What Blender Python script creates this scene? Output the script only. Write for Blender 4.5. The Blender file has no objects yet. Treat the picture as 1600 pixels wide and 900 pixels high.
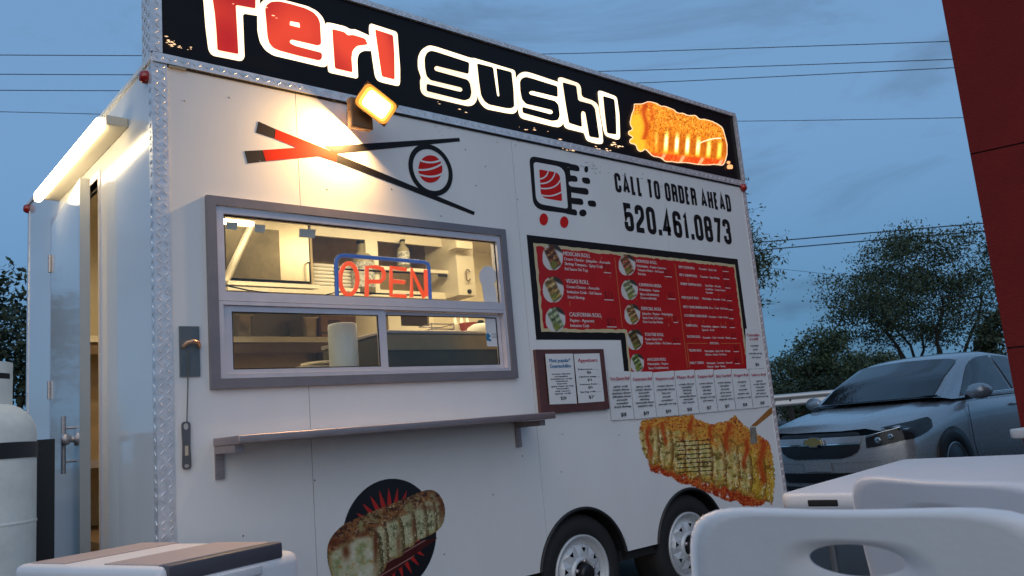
import bpy, bmesh, math, random
import numpy as np
from mathutils import Vector, Matrix
from mathutils.geometry import tessellate_polygon

random.seed(7)
rng = np.random.default_rng(11)
scene = bpy.context.scene
col = scene.collection

# ------------------------------------------------------------------ camera
CAM = np.array([-0.9902, -3.0976, 1.0365])
FW = np.array([0.650495440700838, 0.7412473179619511, 0.16555390433824474])
RT = np.array([0.7582843704122268, -0.6462083429563772, -0.08613704825512504])
UP = np.array([-0.04313345819610513, -0.18156869528579886, 0.9824318366564967])
FPX = 1299.75
cd = bpy.data.cameras.new('camera')
cd.sensor_width = 36.0
cd.lens = FPX / 1600 * 36.0
cd.clip_start = 0.05
cd.clip_end = 3000
cd.dof.use_dof = True
cd.dof.focus_distance = 4.2
cd.dof.aperture_fstop = 9.0
cam = bpy.data.objects.new('camera', cd)
col.objects.link(cam)
M = Matrix(((RT[0], UP[0], -FW[0], CAM[0]), (RT[1], UP[1], -FW[1], CAM[1]), (RT[2], UP[2], -FW[2], CAM[2]), (0, 0, 0, 1)))
cam.matrix_world = M
scene.camera = cam

# ------------------------------------------------------------------ sky, sun, exposure
SUN_AZ, SUN_EL = 222.0, 7.0            # the sun is going down behind the viewer
SKY_STRENGTH = 0.10
w = bpy.data.worlds.new('World')
scene.world = w
w.use_nodes = True
nt = w.node_tree
nt.nodes.clear()
out = nt.nodes.new('ShaderNodeOutputWorld')
bg = nt.nodes.new('ShaderNodeBackground')
sky = nt.nodes.new('ShaderNodeTexSky')
sky.sky_type = 'NISHITA'
sky.sun_disc = False
sky.sun_elevation = math.radians(SUN_EL)
sky.sun_rotation = math.radians(SUN_AZ)
sky.air_density = 1.0
sky.dust_density = 0.4
sky.ozone_density = 4.0
tc = nt.nodes.new('ShaderNodeTexCoord')
mp = nt.nodes.new('ShaderNodeMapping')
mp.inputs['Scale'].default_value = (1.5, 1.5, 5.5)
mp.inputs['Rotation'].default_value = (0.06, 0.1, 0.3)
nz = nt.nodes.new('ShaderNodeTexNoise')
nz.inputs['Scale'].default_value = 1.9
nz.inputs['Detail'].default_value = 7
nz.inputs['Roughness'].default_value = 0.6
nz.inputs['Distortion'].default_value = 0.6
rp = nt.nodes.new('ShaderNodeValToRGB')
rp.color_ramp.elements[0].position = 0.47
rp.color_ramp.elements[0].color = (0, 0, 0, 1)
rp.color_ramp.elements[1].position = 0.70
rp.color_ramp.elements[1].color = (1, 1, 1, 1)
mulf = nt.nodes.new('ShaderNodeMath'); mulf.operation = 'MULTIPLY'; mulf.inputs[1].default_value = 1.0
mx = nt.nodes.new('ShaderNodeMixRGB'); mx.blend_type = 'MIX'
grey = nt.nodes.new('ShaderNodeMixRGB'); grey.blend_type = 'MULTIPLY'; grey.inputs[0].default_value = 1
grey.inputs[2].default_value = (0.70, 0.62, 0.60, 1)
L = nt.links.new
L(tc.outputs['Generated'], mp.inputs['Vector']); L(mp.outputs[0], nz.inputs['Vector'])
L(nz.outputs['Fac'], rp.inputs[0]); L(rp.outputs[0], mulf.inputs[0]); L(mulf.outputs[0], mx.inputs[0])
# thin high haze evens the twilight sky out; darker grey-blue cloud streaks lie in it
veil = nt.nodes.new('ShaderNodeMixRGB'); veil.inputs[0].default_value = 0.93; veil.inputs[2].default_value = (0.90, 1.74, 2.95, 1)
L(sky.outputs[0], veil.inputs[1])
L(veil.outputs[0], mx.inputs[1]); L(veil.outputs[0], grey.inputs[1]); L(grey.outputs[0], mx.inputs[2])
# the air near the horizon lies in the earth's shadow, all the way round
sep = nt.nodes.new('ShaderNodeSeparateXYZ'); L(tc.outputs['Generated'], sep.inputs[0])
hz = nt.nodes.new('ShaderNodeMapRange'); hz.inputs[1].default_value = 0.0; hz.inputs[2].default_value = 0.34; hz.interpolation_type = 'SMOOTHSTEP'
L(sep.outputs[2], hz.inputs[0])
hr = nt.nodes.new('ShaderNodeMixRGB'); hr.inputs[1].default_value = (0.50, 0.66, 0.70, 1); hr.inputs[2].default_value = (1, 1, 1, 1)
L(hz.outputs[0], hr.inputs[0])
hm = nt.nodes.new('ShaderNodeMixRGB'); hm.blend_type = 'MULTIPLY'; hm.inputs[0].default_value = 1
L(mx.outputs[0], hm.inputs[1]); L(hr.outputs[0], hm.inputs[2]); L(hm.outputs[0], bg.inputs['Color'])
bg.inputs['Strength'].default_value = SKY_STRENGTH
L(bg.outputs[0], out.inputs['Surface'])

sd = bpy.data.lights.new('sun', 'SUN')
sd.energy = 0.50
sd.angle = math.radians(70)
sd.color = (1.0, 0.88, 0.76)
sun = bpy.data.objects.new('sun', sd)
col.objects.link(sun)
az, el = math.radians(SUN_AZ), math.radians(25)
sun.rotation_euler = Vector((math.sin(az) * math.cos(el), math.cos(az) * math.cos(el), math.sin(el))).to_track_quat('Z', 'Y').to_euler()
scene.view_settings.view_transform = 'Standard'
scene.view_settings.look = 'None'
scene.view_settings.gamma = 1.0
scene.view_settings.exposure = 1.0
scene.cycles.max_bounces = 8
scene.cycles.transparent_max_bounces = 12
scene.cycles.sample_clamp_indirect = 4.0
scene.cycles.use_denoising = True

# ------------------------------------------------------------------ places: photo measurements -> real planes
def ray(px, py):
    return FW + (px - 800) / FPX * RT - (py - 450) / FPX * UP
def P(px, py, y=0.0):
    d = ray(px, py); return CAM + d * ((y - CAM[1]) / d[1])
def PX(px, py, x=0.0):
    d = ray(px, py); return CAM + d * ((x - CAM[0]) / d[0])
def PZ(px, py, z=0.0):
    d = ray(px, py); return CAM + d * ((z - CAM[2]) / d[2])
def PD(px, py, dist):
    d = ray(px, py); return CAM + d * (dist / math.hypot(d[0], d[1]))
def colx(px, z, y=0.0):
    """x on the plane y at height z that appears in column px"""
    a = np.array([0, y, z]) - CAM
    k = (px - 800) / FPX
    return -(a @ RT - k * (a @ FW)) / (RT[0] - k * FW[0])

# ------------------------------------------------------------------ materials
def s2l(c):
    return tuple(((v / 255) / 12.92 if v / 255 <= 0.04045 else ((v / 255 + 0.055) / 1.055) ** 2.4) for v in c)
MATS = {}
def mat(name, color, rough=0.5, metal=0.0, var=0.0, scale=8.0, bump=0.0, bscale=60.0, spec=0.5, emit=None, es=0.0, coat=0.0, stretch=None, alpha=None):
    if name in MATS: return MATS[name]
    m = bpy.data.materials.new(name); m.use_nodes = True
    t = m.node_tree; b = t.nodes['Principled BSDF']
    b.inputs['Roughness'].default_value = rough
    b.inputs['Metallic'].default_value = metal
    b.inputs['Specular IOR Level'].default_value = spec
    b.inputs['Coat Weight'].default_value = coat
    c = (*color, 1)
    b.inputs['Base Color'].default_value = c
    co = t.nodes.new('ShaderNodeTexCoord')
    vec = co.outputs['Object']
    if stretch:
        mpn = t.nodes.new('ShaderNodeMapping'); mpn.inputs['Scale'].default_value = stretch
        t.links.new(vec, mpn.inputs[0]); vec = mpn.outputs[0]
    if var > 0:
        n = t.nodes.new('ShaderNodeTexNoise'); n.inputs['Scale'].default_value = scale; n.inputs['Detail'].default_value = 6; n.inputs['Roughness'].default_value = 0.65
        t.links.new(vec, n.inputs['Vector'])
        r = t.nodes.new('ShaderNodeValToRGB')
        r.color_ramp.elements[0].position = 0.3; r.color_ramp.elements[1].position = 0.7
        r.color_ramp.elements[0].color = tuple(v * (1 - var) for v in color) + (1,)
        r.color_ramp.elements[1].color = tuple(min(1, v * (1 + var * 0.6)) for v in color) + (1,)
        t.links.new(n.outputs['Fac'], r.inputs[0]); t.links.new(r.outputs[0], b.inputs['Base Color'])
        rr = t.nodes.new('ShaderNodeMapRange'); rr.inputs[3].default_value = max(0.02, rough * 0.8); rr.inputs[4].default_value = min(1, rough * 1.25)
        t.links.new(n.outputs['Fac'], rr.inputs[0]); t.links.new(rr.outputs[0], b.inputs['Roughness'])
    if bump > 0:
        n2 = t.nodes.new('ShaderNodeTexNoise'); n2.inputs['Scale'].default_value = bscale; n2.inputs['Detail'].default_value = 4
        t.links.new(vec, n2.inputs['Vector'])
        bp = t.nodes.new('ShaderNodeBump'); bp.inputs['Strength'].default_value = bump; bp.inputs['Distance'].default_value = 0.02
        t.links.new(n2.outputs['Fac'], bp.inputs['Height']); t.links.new(bp.outputs[0], b.inputs['Normal'])
    if emit:
        b.inputs['Emission Color'].default_value = (*emit, 1); b.inputs['Emission Strength'].default_value = es
    MATS[name] = m
    return m
def glass_mat(name, tint=(0.93, 0.95, 0.94), rough=0.01):
    m = bpy.data.materials.new(name); m.use_nodes = True
    t = m.node_tree; t.nodes.clear()
    o = t.nodes.new('ShaderNodeOutputMaterial'); mix = t.nodes.new('ShaderNodeMixShader')
    tr = t.nodes.new('ShaderNodeBsdfTransparent'); tr.inputs[0].default_value = (*tint, 1)
    gl = t.nodes.new('ShaderNodeBsdfGlossy'); gl.inputs['Roughness'].default_value = rough
    fr = t.nodes.new('ShaderNodeFresnel')
    ge = t.nodes.new('ShaderNodeNewGeometry'); io = t.nodes.new('ShaderNodeMapRange')     # same air-glass reflectance on both faces of the pane
    io.inputs[3].default_value = 1.5; io.inputs[4].default_value = 1 / 1.5
    t.links.new(ge.outputs['Backfacing'], io.inputs[0]); t.links.new(io.outputs[0], fr.inputs[0])
    t.links.new(fr.outputs[0], mix.inputs[0]); t.links.new(tr.outputs[0], mix.inputs[1]); t.links.new(gl.outputs[0], mix.inputs[2])
    t.links.new(mix.outputs[0], o.inputs[0])
    return m
def vcol_mat(name, rough=0.35, es=0.0):
    """print whose colours are held in the mesh's colour attribute; es > 0: a backlit print"""
    m = bpy.data.materials.new(name); m.use_nodes = True
    t = m.node_tree; b = t.nodes['Principled BSDF']
    a = t.nodes.new('ShaderNodeAttribute'); a.attribute_name = 'print'
    t.links.new(a.outputs['Color'], b.inputs['Base Color'])
    b.inputs['Roughness'].default_value = rough
    if es > 0:
        t.links.new(a.outputs['Color'], b.inputs['Emission Color']); b.inputs['Emission Strength'].default_value = es
    return m

# ------------------------------------------------------------------ mesh builder
class MB:
    def __init__(s): s.v = []; s.f = []; s.sm = []
    def add(s, vs, fs, smooth=False):
        o = len(s.v); s.v += [tuple(map(float, p)) for p in vs]
        for f in fs: s.f.append(tuple(o + i for i in f)); s.sm.append(smooth)
        return s
    def box(s, a, b):
        x0, x1 = sorted((a[0], b[0])); y0, y1 = sorted((a[1], b[1])); z0, z1 = sorted((a[2], b[2]))
        return s.add([(x0, y0, z0), (x1, y0, z0), (x1, y1, z0), (x0, y1, z0), (x0, y0, z1), (x1, y0, z1), (x1, y1, z1), (x0, y1, z1)],
              [(3, 2, 1, 0), (4, 5, 6, 7), (0, 1, 5, 4), (1, 2, 6, 5), (2, 3, 7, 6), (3, 0, 4, 7)])
    def bbox(s, a, b, r=0.01):
        """box with chamfered edges"""
        x0, x1 = sorted((a[0], b[0])); y0, y1 = sorted((a[1], b[1])); z0, z1 = sorted((a[2], b[2]))
        bm = bmesh.new(); bmesh.ops.create_cube(bm, size=1)
        for v in bm.verts: v.co = ((x0 + x1) / 2 + v.co.x * (x1 - x0), (y0 + y1) / 2 + v.co.y * (y1 - y0), (z0 + z1) / 2 + v.co.z * (z1 - z0))
        r = min(r, (x1 - x0) * .49, (y1 - y0) * .49, (z1 - z0) * .49)
        bmesh.ops.bevel(bm, geom=bm.edges[:], offset=r, segments=3, affect='EDGES', profile=0.5)
        bm.verts.index_update()
        s.add([v.co[:] for v in bm.verts], [tuple(v.index for v in f.verts) for f in bm.faces], True); bm.free()
        return s
    def quad(s, a, b, c, d): return s.add([a, b, c, d], [(0, 1, 2, 3)])
    def tube(s, pts, r, n=10, cap=True, closed=False):
        pts = [np.array(p, float) for p in pts]; m = len(pts)
        rs = r if hasattr(r, '__len__') else [r] * m
        vs = []; prev = None
        for i, p in enumerate(pts):
            if closed: t = pts[(i + 1) % m] - pts[i - 1]
            else: t = pts[min(i + 1, m - 1)] - pts[max(i - 1, 0)]
            t = t / (np.linalg.norm(t) + 1e-12)
            if prev is None:
                h = np.array([0, 0, 1.0]) if abs(t[2]) < 0.9 else np.array([1.0, 0, 0])
                a = np.cross(t, h)
            else: a = prev - t * (prev @ t)
            a /= np.linalg.norm(a) + 1e-12; prev = a; b = np.cross(t, a)
            for k in range(n):
                th = 2 * math.pi * k / n; vs.append(p + rs[i] * (a * math.cos(th) + b * math.sin(th)))
        fs = []
        for i in range(m if closed else m - 1):
            j = (i + 1) % m
            for k in range(n): fs.append((i * n + k, i * n + (k + 1) % n, j * n + (k + 1) % n, j * n + k))
        s.add(vs, fs, True)
        if cap and not closed:
            s.add(vs[:n], [tuple(range(n))[::-1]]); s.add(vs[-n:], [tuple(range(n))])
        return s
    def cyl(s, a, b, r0, r1=None, n=24): return s.tube([a, b], [r0, r0 if r1 is None else r1], n)
    def lathe(s, prof, o=(0, 0, 0), n=32, axis='z', smooth=True):
        vs = []
        for r, h in prof:
            for k in range(n):
                th = 2 * math.pi * k / n
                c, q = r * math.cos(th), r * math.sin(th)
                vs.append((o[0] + c, o[1] + q, o[2] + h) if axis == 'z' else ((o[0] + c, o[1] + h, o[2] + q) if axis == 'y' else (o[0] + h, o[1] + c, o[2] + q)))
        fs = [(i * n + k, i * n + (k + 1) % n, (i + 1) * n + (k + 1) % n, (i + 1) * n + k) for i in range(len(prof) - 1) for k in range(n)]
        return s.add(vs, fs, smooth)
    def slab(s, poly, holes=(), y0=0.0, y1=0.02):
        """polygon in (x, z) with holes, thick between y0 (front) and y1"""
        loops = [poly] + list(holes)
        flat = [p for l in loops for p in l]
        tris = tessellate_polygon([[Vector((p[0], p[1], 0)) for p in l] for l in loops])
        n = len(flat)
        vs = [(p[0], y0, p[1]) for p in flat]
        fs = []
        for t in tris:
            a, b, c = (flat[i] for i in t)
            ar = (b[0] - a[0]) * (c[1] - a[1]) - (b[1] - a[1]) * (c[0] - a[0])
            if abs(ar) < 1e-12: continue
            fs.append(tuple(t) if ar > 0 else tuple(t[::-1]))
        if y1 is None: return s.add(vs, fs)
        vs2 = vs + [(p[0], y1, p[1]) for p in flat]
        fs2 = fs + [tuple(i + n for i in f[::-1]) for f in fs]
        k = 0
        for l in loops:
            m = len(l)
            for i in range(m): a, b = k + i, k + (i + 1) % m; fs2.append((a, b, b + n, a + n))
            k += m
        return s.add(vs2, fs2)
    def grid(s, pts, smooth=True, closed=False):
        """pts: rows x cols of points"""
        r, c = len(pts), len(pts[0])
        vs = [p for row in pts for p in row]
        fs = [(i * c + j, i * c + (j + 1) % c, (i + 1) * c + (j + 1) % c, (i + 1) * c + j) for i in range(r - 1) for j in range(c if closed else c - 1)]
        return s.add(vs, fs, smooth)
    def parts(s, name, m, parent):
        """one object for every separate piece"""
        key = {}; ids = []
        for v in s.v: ids.append(key.setdefault(tuple(round(c, 5) for c in v), len(key)))
        par = list(range(len(key)))
        def fd(i):
            while par[i] != i: par[i] = par[par[i]]; i = par[i]
            return i
        for f in s.f:
            for i in f[1:]: par[fd(ids[i])] = fd(ids[f[0]])
        gr = {}
        for f, q in zip(s.f, s.sm): gr.setdefault(fd(ids[f[0]]), []).append((f, q))
        out_ = []
        for fs in gr.values():
            n = MB(); used = {}
            for f, q in fs:
                n.f.append(tuple(used.setdefault(i, len(used)) for i in f)); n.sm.append(q)
            n.v = [None] * len(used)
            for i, j in used.items(): n.v[j] = s.v[i]
            out_.append(n.build(name, m, parent))
        return out_
    def build(s, name, m, parent=None, fix=False):
        me = bpy.data.meshes.new(name)
        o = np.array(parent['_o'][:]) if parent is not None and '_o' in parent else np.zeros(3)
        v = np.array(s.v, float).reshape(-1, 3) - o
        me.from_pydata(v.tolist(), [], s.f)
        me.polygons.foreach_set('use_smooth', s.sm)
        if fix:
            bm = bmesh.new(); bm.from_mesh(me); bmesh.ops.remove_doubles(bm, verts=bm.verts, dist=1e-5); bmesh.ops.recalc_face_normals(bm, faces=bm.faces); bm.to_mesh(me); bm.free()
        me.update()
        ob = bpy.data.objects.new(name, me); col.objects.link(ob)
        if m is not None: me.materials.append(m)
        if parent is not None: ob.parent = parent; ob['_o'] = tuple(o)
        else: ob['_o'] = (0., 0., 0.)
        return ob

def empty(name, label, cat, loc=(0, 0, 0), group=None):
    o = bpy.data.objects.new(name, None); col.objects.link(o)
    o.empty_display_size = 0.1
    o.location = tuple(map(float, loc)); o['_o'] = tuple(map(float, loc))
    return tag(o, label, cat, group)
def tag(o, label=None, cat=None, group=None, kind=None):
    if label: o['label'] = label
    if cat: o['category'] = cat
    if group: o['group'] = group
    if kind: o['kind'] = kind
    return o
def recentre(o):
    """give a single-mesh thing an origin at its base"""
    v = np.empty(len(o.data.vertices) * 3); o.data.vertices.foreach_get('co', v); v = v.reshape(-1, 3)
    c = np.array([(v[:, 0].min() + v[:, 0].max()) / 2, (v[:, 1].min() + v[:, 1].max()) / 2, v[:, 2].min()])
    o.data.vertices.foreach_set('co', (v - c).ravel()); o.location = Vector(c) + o.location
    return o
def copy_tree(o, parent=None):
    c = o.copy(); col.objects.link(c)
    if parent is not None: c.parent = parent
    for ch in o.children: copy_tree(ch, c)
    return c

# ------------------------------------------------------------------ 2-D helpers for prints
def chaikin(pts, cut=0.22, maxd=1e9, it=2):
    for _ in range(it):
        o = []
        n = len(pts)
        for i in range(n):
            a, b = np.array(pts[i], float), np.array(pts[(i + 1) % n], float)
            l = np.linalg.norm(b - a); k = min(cut, maxd / (l + 1e-9))
            o += [a + (b - a) * k, b - (b - a) * k]
        pts = o; maxd *= 0.5
    return [tuple(p) for p in pts]
def rpoly(pts, seg=5):
    """closed polygon whose vertices are (x, y, radius)"""
    o = []; n = len(pts)
    for i in range(n):
        p = np.array(pts[i][:2], float); r = pts[i][2] if len(pts[i]) > 2 else 0
        if r <= 0: o.append(tuple(p)); continue
        a = np.array(pts[i - 1][:2], float) - p; b = np.array(pts[(i + 1) % n][:2], float) - p
        ra = min(r, np.linalg.norm(a) * .49); rb = min(r, np.linalg.norm(b) * .49)
        a = p + a / np.linalg.norm(a) * ra; b = p + b / np.linalg.norm(b) * rb
        for k in range(seg + 1):
            t = k / seg; o.append(tuple((1 - t) ** 2 * a + 2 * t * (1 - t) * p + t * t * b))
    return o
def rpath(pts, seg=5):
    o = [tuple(pts[0][:2])]; n = len(pts)
    for i in range(1, n - 1):
        p = np.array(pts[i][:2], float); r = pts[i][2] if len(pts[i]) > 2 else 0
        if r <= 0: o.append(tuple(p)); continue
        a = np.array(pts[i - 1][:2], float) - p; b = np.array(pts[i + 1][:2], float) - p
        ra = min(r, np.linalg.norm(a) * .5); rb = min(r, np.linalg.norm(b) * .5)
        a = p + a / np.linalg.norm(a) * ra; b = p + b / np.linalg.norm(b) * rb
        for k in range(seg + 1):
            t = k / seg; o.append(tuple((1 - t) ** 2 * a + 2 * t * (1 - t) * p + t * t * b))
    o.append(tuple(pts[-1][:2]))
    return o
def ribbon(path, wd, closed=False):
    """quads (list of 2-D points, faces) for a stroke of width wd with mitred corners"""
    pts = [np.array(p, float) for p in path]
    q = [pts[0]]
    for p in pts[1:]:
        if np.linalg.norm(p - q[-1]) > 1e-6: q.append(p)
    pts = q; n = len(pts); vs = []
    for i in range(n):
        if closed: a, b = pts[i - 1], pts[(i + 1) % n]
        else: a, b = pts[max(i - 1, 0)], pts[min(i + 1, n - 1)]
        d1 = pts[i] - a; d2 = b - pts[i]
        d1 = d1 / np.linalg.norm(d1) if np.linalg.norm(d1) > 0 else None; d2 = d2 / np.linalg.norm(d2) if np.linalg.norm(d2) > 0 else None
        if d1 is None: d1 = d2
        if d2 is None: d2 = d1
        nn = np.array([-(d1 + d2)[1], (d1 + d2)[0]]); l = np.linalg.norm(nn)
        nn = nn / l if l > 1e-6 else np.array([-d1[1], d1[0]])
        k = 1 / max(0.45, abs(nn @ np.array([-d1[1], d1[0]])))
        vs += [pts[i] + nn * wd / 2 * k, pts[i] - nn * wd / 2 * k]
    fs = [(2 * i + 1, 2 * ((i + 1) % n) + 1, 2 * ((i + 1) % n), 2 * i) for i in range(n if closed else n - 1)]
    return vs, fs
def noise2(x, y, seed=0, oct=4):
    tot = np.zeros_like(x, float); amp = 1; nrm = 0
    for o in range(oct):
        xi = np.floor(x).astype(int); yi = np.floor(y).astype(int); xf = x - xi; yf = y - yi
        def h(a, b):
            t = np.sin(a * 127.1 + b * 311.7 + (seed + o) * 74.7) * 43758.5453
            return t - np.floor(t)
        u = xf * xf * (3 - 2 * xf); v = yf * yf * (3 - 2 * yf)
        tot += amp * ((h(xi, yi) * (1 - u) + h(xi + 1, yi) * u) * (1 - v) + (h(xi, yi + 1) * (1 - u) + h(xi + 1, yi + 1) * u) * v)
        nrm += amp; amp *= 0.55; x = x * 2.03 + 17.1; y = y * 2.03 + 5.7
    return tot / nrm
def inpoly(X, Y, poly):
    ins = np.zeros(X.shape, bool); n = len(poly)
    for i in range(n):
        x0, y0 = poly[i]; x1, y1 = poly[(i + 1) % n]
        if y0 == y1: continue
        c = ((y0 > Y) != (y1 > Y)) & (X < (x1 - x0) * (Y - y0) / (y1 - y0) + x0)
        ins ^= c
    return ins
def edged(X, Y, poly):
    d = np.full(X.shape, 1e9); n = len(poly)
    for i in range(n):
        a = np.array(poly[i]); b = np.array(poly[(i + 1) % n]); ab = b - a
        t = np.clip(((X - a[0]) * ab[0] + (Y - a[1]) * ab[1]) / (ab @ ab + 1e-12), 0, 1)
        d = np.minimum(d, np.hypot(X - a[0] - t * ab[0], Y - a[1] - t * ab[1]))
    return d
def mixc(c, c2, a):
    a = np.clip(a, 0, 1)[..., None]; return c * (1 - a) + np.array(c2, float) * a
def paint(name, x0, y0, x1, y1, nx, ny, func, y, parent, m):
    """a flat printed picture: func(X, Y) -> sRGB colours 0-255 and mask, over measured coordinates on the plane y"""
    xs = np.linspace(x0, x1, nx + 1); ys = np.linspace(y0, y1, ny + 1)
    X, Y = np.meshgrid(xs, ys)
    C, mask = func(X, Y)
    D = FW[None, None] + ((X - 800) / FPX)[..., None] * RT - ((Y - 450) / FPX)[..., None] * UP
    T = (y - CAM[1]) / D[..., 1]
    V = CAM + D * T[..., None]
    idx = np.arange((nx + 1) * (ny + 1)).reshape(ny + 1, nx + 1)
    F = np.stack([idx[1:, :-1], idx[1:, 1:], idx[:-1, 1:], idx[:-1, :-1]], -1)
    mk = mask[1:, :-1].astype(int) + mask[1:, 1:] + mask[:-1, 1:] + mask[:-1, :-1] >= 3
    F = F[mk]
    used = np.unique(F); remap = np.zeros((nx + 1) * (ny + 1), int); remap[used] = np.arange(len(used)); F = remap[F]
    V = V.reshape(-1, 3)[used] - np.array(parent['_o'][:])
    c = np.clip(C.reshape(-1, 3)[used] / 255, 0, 1); lin = np.where(c <= 0.04045, c / 12.92, ((c + 0.055) / 1.055) ** 2.4)
    me = bpy.data.meshes.new(name); me.from_pydata(V.tolist(), [], F.tolist())
    at = me.attributes.new('print', 'FLOAT_COLOR', 'POINT')
    at.data.foreach_set('color', np.concatenate([lin, np.ones((len(lin), 1))], 1).astype(np.float32).ravel())
    me.materials.append(m); me.update()
    o = bpy.data.objects.new(name, me); col.objects.link(o); o.parent = parent; o['_o'] = tuple(parent['_o'][:])
    return o
_tc = {}
def text_geo(s):
    if s in _tc: return _tc[s]
    c = bpy.data.curves.new('t', 'FONT'); c.body = s; c.resolution_u = 2; c.size = 1
    o = bpy.data.objects.new('t', c); col.objects.link(o)
    bpy.context.view_layer.update()
    dg = bpy.context.evaluated_depsgraph_get(); e = o.evaluated_get(dg); me = e.to_mesh()
    v = np.array([p.co[:2] for p in me.vertices]).reshape(-1, 2); f = [tuple(p.vertices) for p in me.polygons]
    e.to_mesh_clear(); bpy.data.objects.remove(o); bpy.data.curves.remove(c)
    x0, x1 = v[:, 0].min(), v[:, 0].max(); v[:, 0] = (v[:, 0] - x0) / (x1 - x0)
    v[:, 1] /= 0.69
    _tc[s] = (v, f); return _tc[s]
def put_text(mb, s, x0, x1, z, h, y):
    """text on the plane y between x0 and x1, baseline z, capital height h"""
    v, f = text_geo(s)
    mb.add([(x0 + (x1 - x0) * p[0], y, z + h * p[1]) for p in v], f)
def px_text(mb, s, px0, py0, px1, hpx, y, ysurf=0.0):
    a = P(px0, py0, ysurf); b = P(px0, py0 - hpx, ysurf)
    put_text(mb, s, a[0], colx(px1, a[2], ysurf), a[2], b[2] - a[2], y)
def poly_px(mb, pts, y, ys=0.0, y1=None):
    mb.slab([tuple(P(p[0], p[1], ys)[[0, 2]]) for p in pts], (), y, y1)
def ell(cx, cy, rx, ry, n=32): return [(cx + rx * math.cos(2 * math.pi * k / n), cy + ry * math.sin(2 * math.pi * k / n)) for k in range(n)]

FLOOD_LOW, FLOOD_OUT, DOOR_W, KITCHEN_W = 8.0, 24.0, 3.0, 10.0

# ================================================================== MATERIAL SET
M_skin = mat('white_skin', (0.74, 0.742, 0.74), 0.36, 0, 0.05, 2.0, 0.06, 2.2, stretch=(1.4, 1, 0.6))
M_side = mat('glossy_white_skin', (0.72, 0.73, 0.74), 0.13, 0, 0.03, 1.5, 0.012, 2.0, coat=0.3)
M_tread = mat('tread_plate', (0.78, 0.76, 0.77), 0.34, 0.5, 0.22, 30)
M_alu = mat('window_aluminium', (0.60, 0.58, 0.63), 0.38, 0.35, 0.08, 12)
M_trim = mat('brown_grey_trim', (0.24, 0.215, 0.225), 0.36, 0.45, 0.1, 12)
M_steel = mat('brushed_steel', (0.46, 0.42, 0.42), 0.42, 0.8, 0.18, 10, stretch=(1, 12, 12))
M_black = mat('black_vinyl', (0.012, 0.011, 0.012), 0.45, 0, 0.1, 20, spec=.2)
M_signbk = mat('black_sign_face', (0.010, 0.008, 0.009), 0.4, 0, 0.2, 6, spec=0.18)
M_red = mat('red_vinyl', s2l((200, 32, 30)), 0.5, spec=.15)
M_orred = mat('orange_red_vinyl', s2l((200, 40, 24)), 0.5, spec=.1)
M_greyv = mat('charcoal_vinyl', s2l((50, 46, 48)), 0.5, spec=.15)
M_whitev = mat('white_vinyl', (0.74, 0.745, 0.75), 0.35)
M_white = mat('white_plastic', (0.74, 0.73, 0.74), 0.42, 0, 0.03, 6, 0.03, 90)
M_tyre = mat('tyre_rubber', (0.014, 0.014, 0.015), 0.75, 0, 0.2, 30, 0.1, 60)
M_dark = mat('underside_black', (0.010, 0.010, 0.011), 0.8)
M_rim = mat('painted_rim', (0.58, 0.60, 0.62), 0.35, 0.2, 0.08, 14)
M_lens = mat('red_lens', (0.35, 0.015, 0.012), 0.15, 0, coat=0.5)
M_glass = glass_mat('window_glass')
M_cream = mat('cream_wall', (0.62, 0.55, 0.40), 0.35, 0, 0.07, 4)
M_creamp = mat('cream_paint', (0.72, 0.66, 0.52), 0.35, 0, 0.05, 6)
M_hood = mat('hood_steel', (0.42, 0.36, 0.26), 0.36, 0.9, 0.2, 5, stretch=(1, 1, 0.3))
M_hoodd = mat('dark_hood_filter', (0.13, 0.105, 0.06), 0.4, 0.7, 0.35, 9)
M_brown = mat('brown_counter', (0.17, 0.11, 0.06), 0.5, 0, 0.2, 7)
M_foam = mat('foam_white', (0.78, 0.75, 0.66), 0.6)
M_card = mat('cardboard', (0.42, 0.24, 0.10), 0.8, 0, 0.12, 12)
M_paper = mat('paper', (0.70, 0.70, 0.70), 0.6, 0, 0.05, 9)
M_ink = mat('black_ink', (0.02, 0.02, 0.03), 0.6)
M_pinkink = mat('faded_red_ink', s2l((176, 70, 84)), 0.6)
M_blueink = mat('blue_ink', s2l((70, 120, 160)), 0.6)
M_asph = mat('asphalt', (0.05, 0.05, 0.052), 0.9, 0, 0.35, 1.2, 0.5, 120)
M_leg = mat('grey_tube', (0.16, 0.17, 0.19), 0.4, 0.5)

def emat(name, color, strength, base=(0.8, 0.8, 0.8)):
    return mat(name, base, 0.4, emit=color, es=strength)

# ================================================================== GROUND AND BACKGROUND SURFACES
g = MB(); N = 60
R0 = 600
g.quad((-R0, -R0, 0), (R0, -R0, 0), (R0, R0, 0), (-R0, R0, 0))
tag(g.build('ground', M_asph), kind='structure')
r = MB(); a = PD(1215, 640, 27); 
M_road = mat('road_asphalt', (0.075, 0.075, 0.078), 0.85, 0, 0.2, 0.5, 0.2, 40)
r.quad((8, 19, 0.004), (140, -20, 0.004), (143, -12, 0.004), (10, 27, 0.004))
tag(r.build('road', M_road), kind='structure')
M_dirt = mat('desert_dirt', (0.16, 0.12, 0.085), 0.95, 0, 0.3, 0.6, 0.5, 20)
r = MB(); r.quad((-140, 28, 0.004), (160, 28, 0.004), (200, 300, 0.004), (-200, 300, 0.004))
tag(r.build('terrain', M_dirt), kind='structure')

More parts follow.
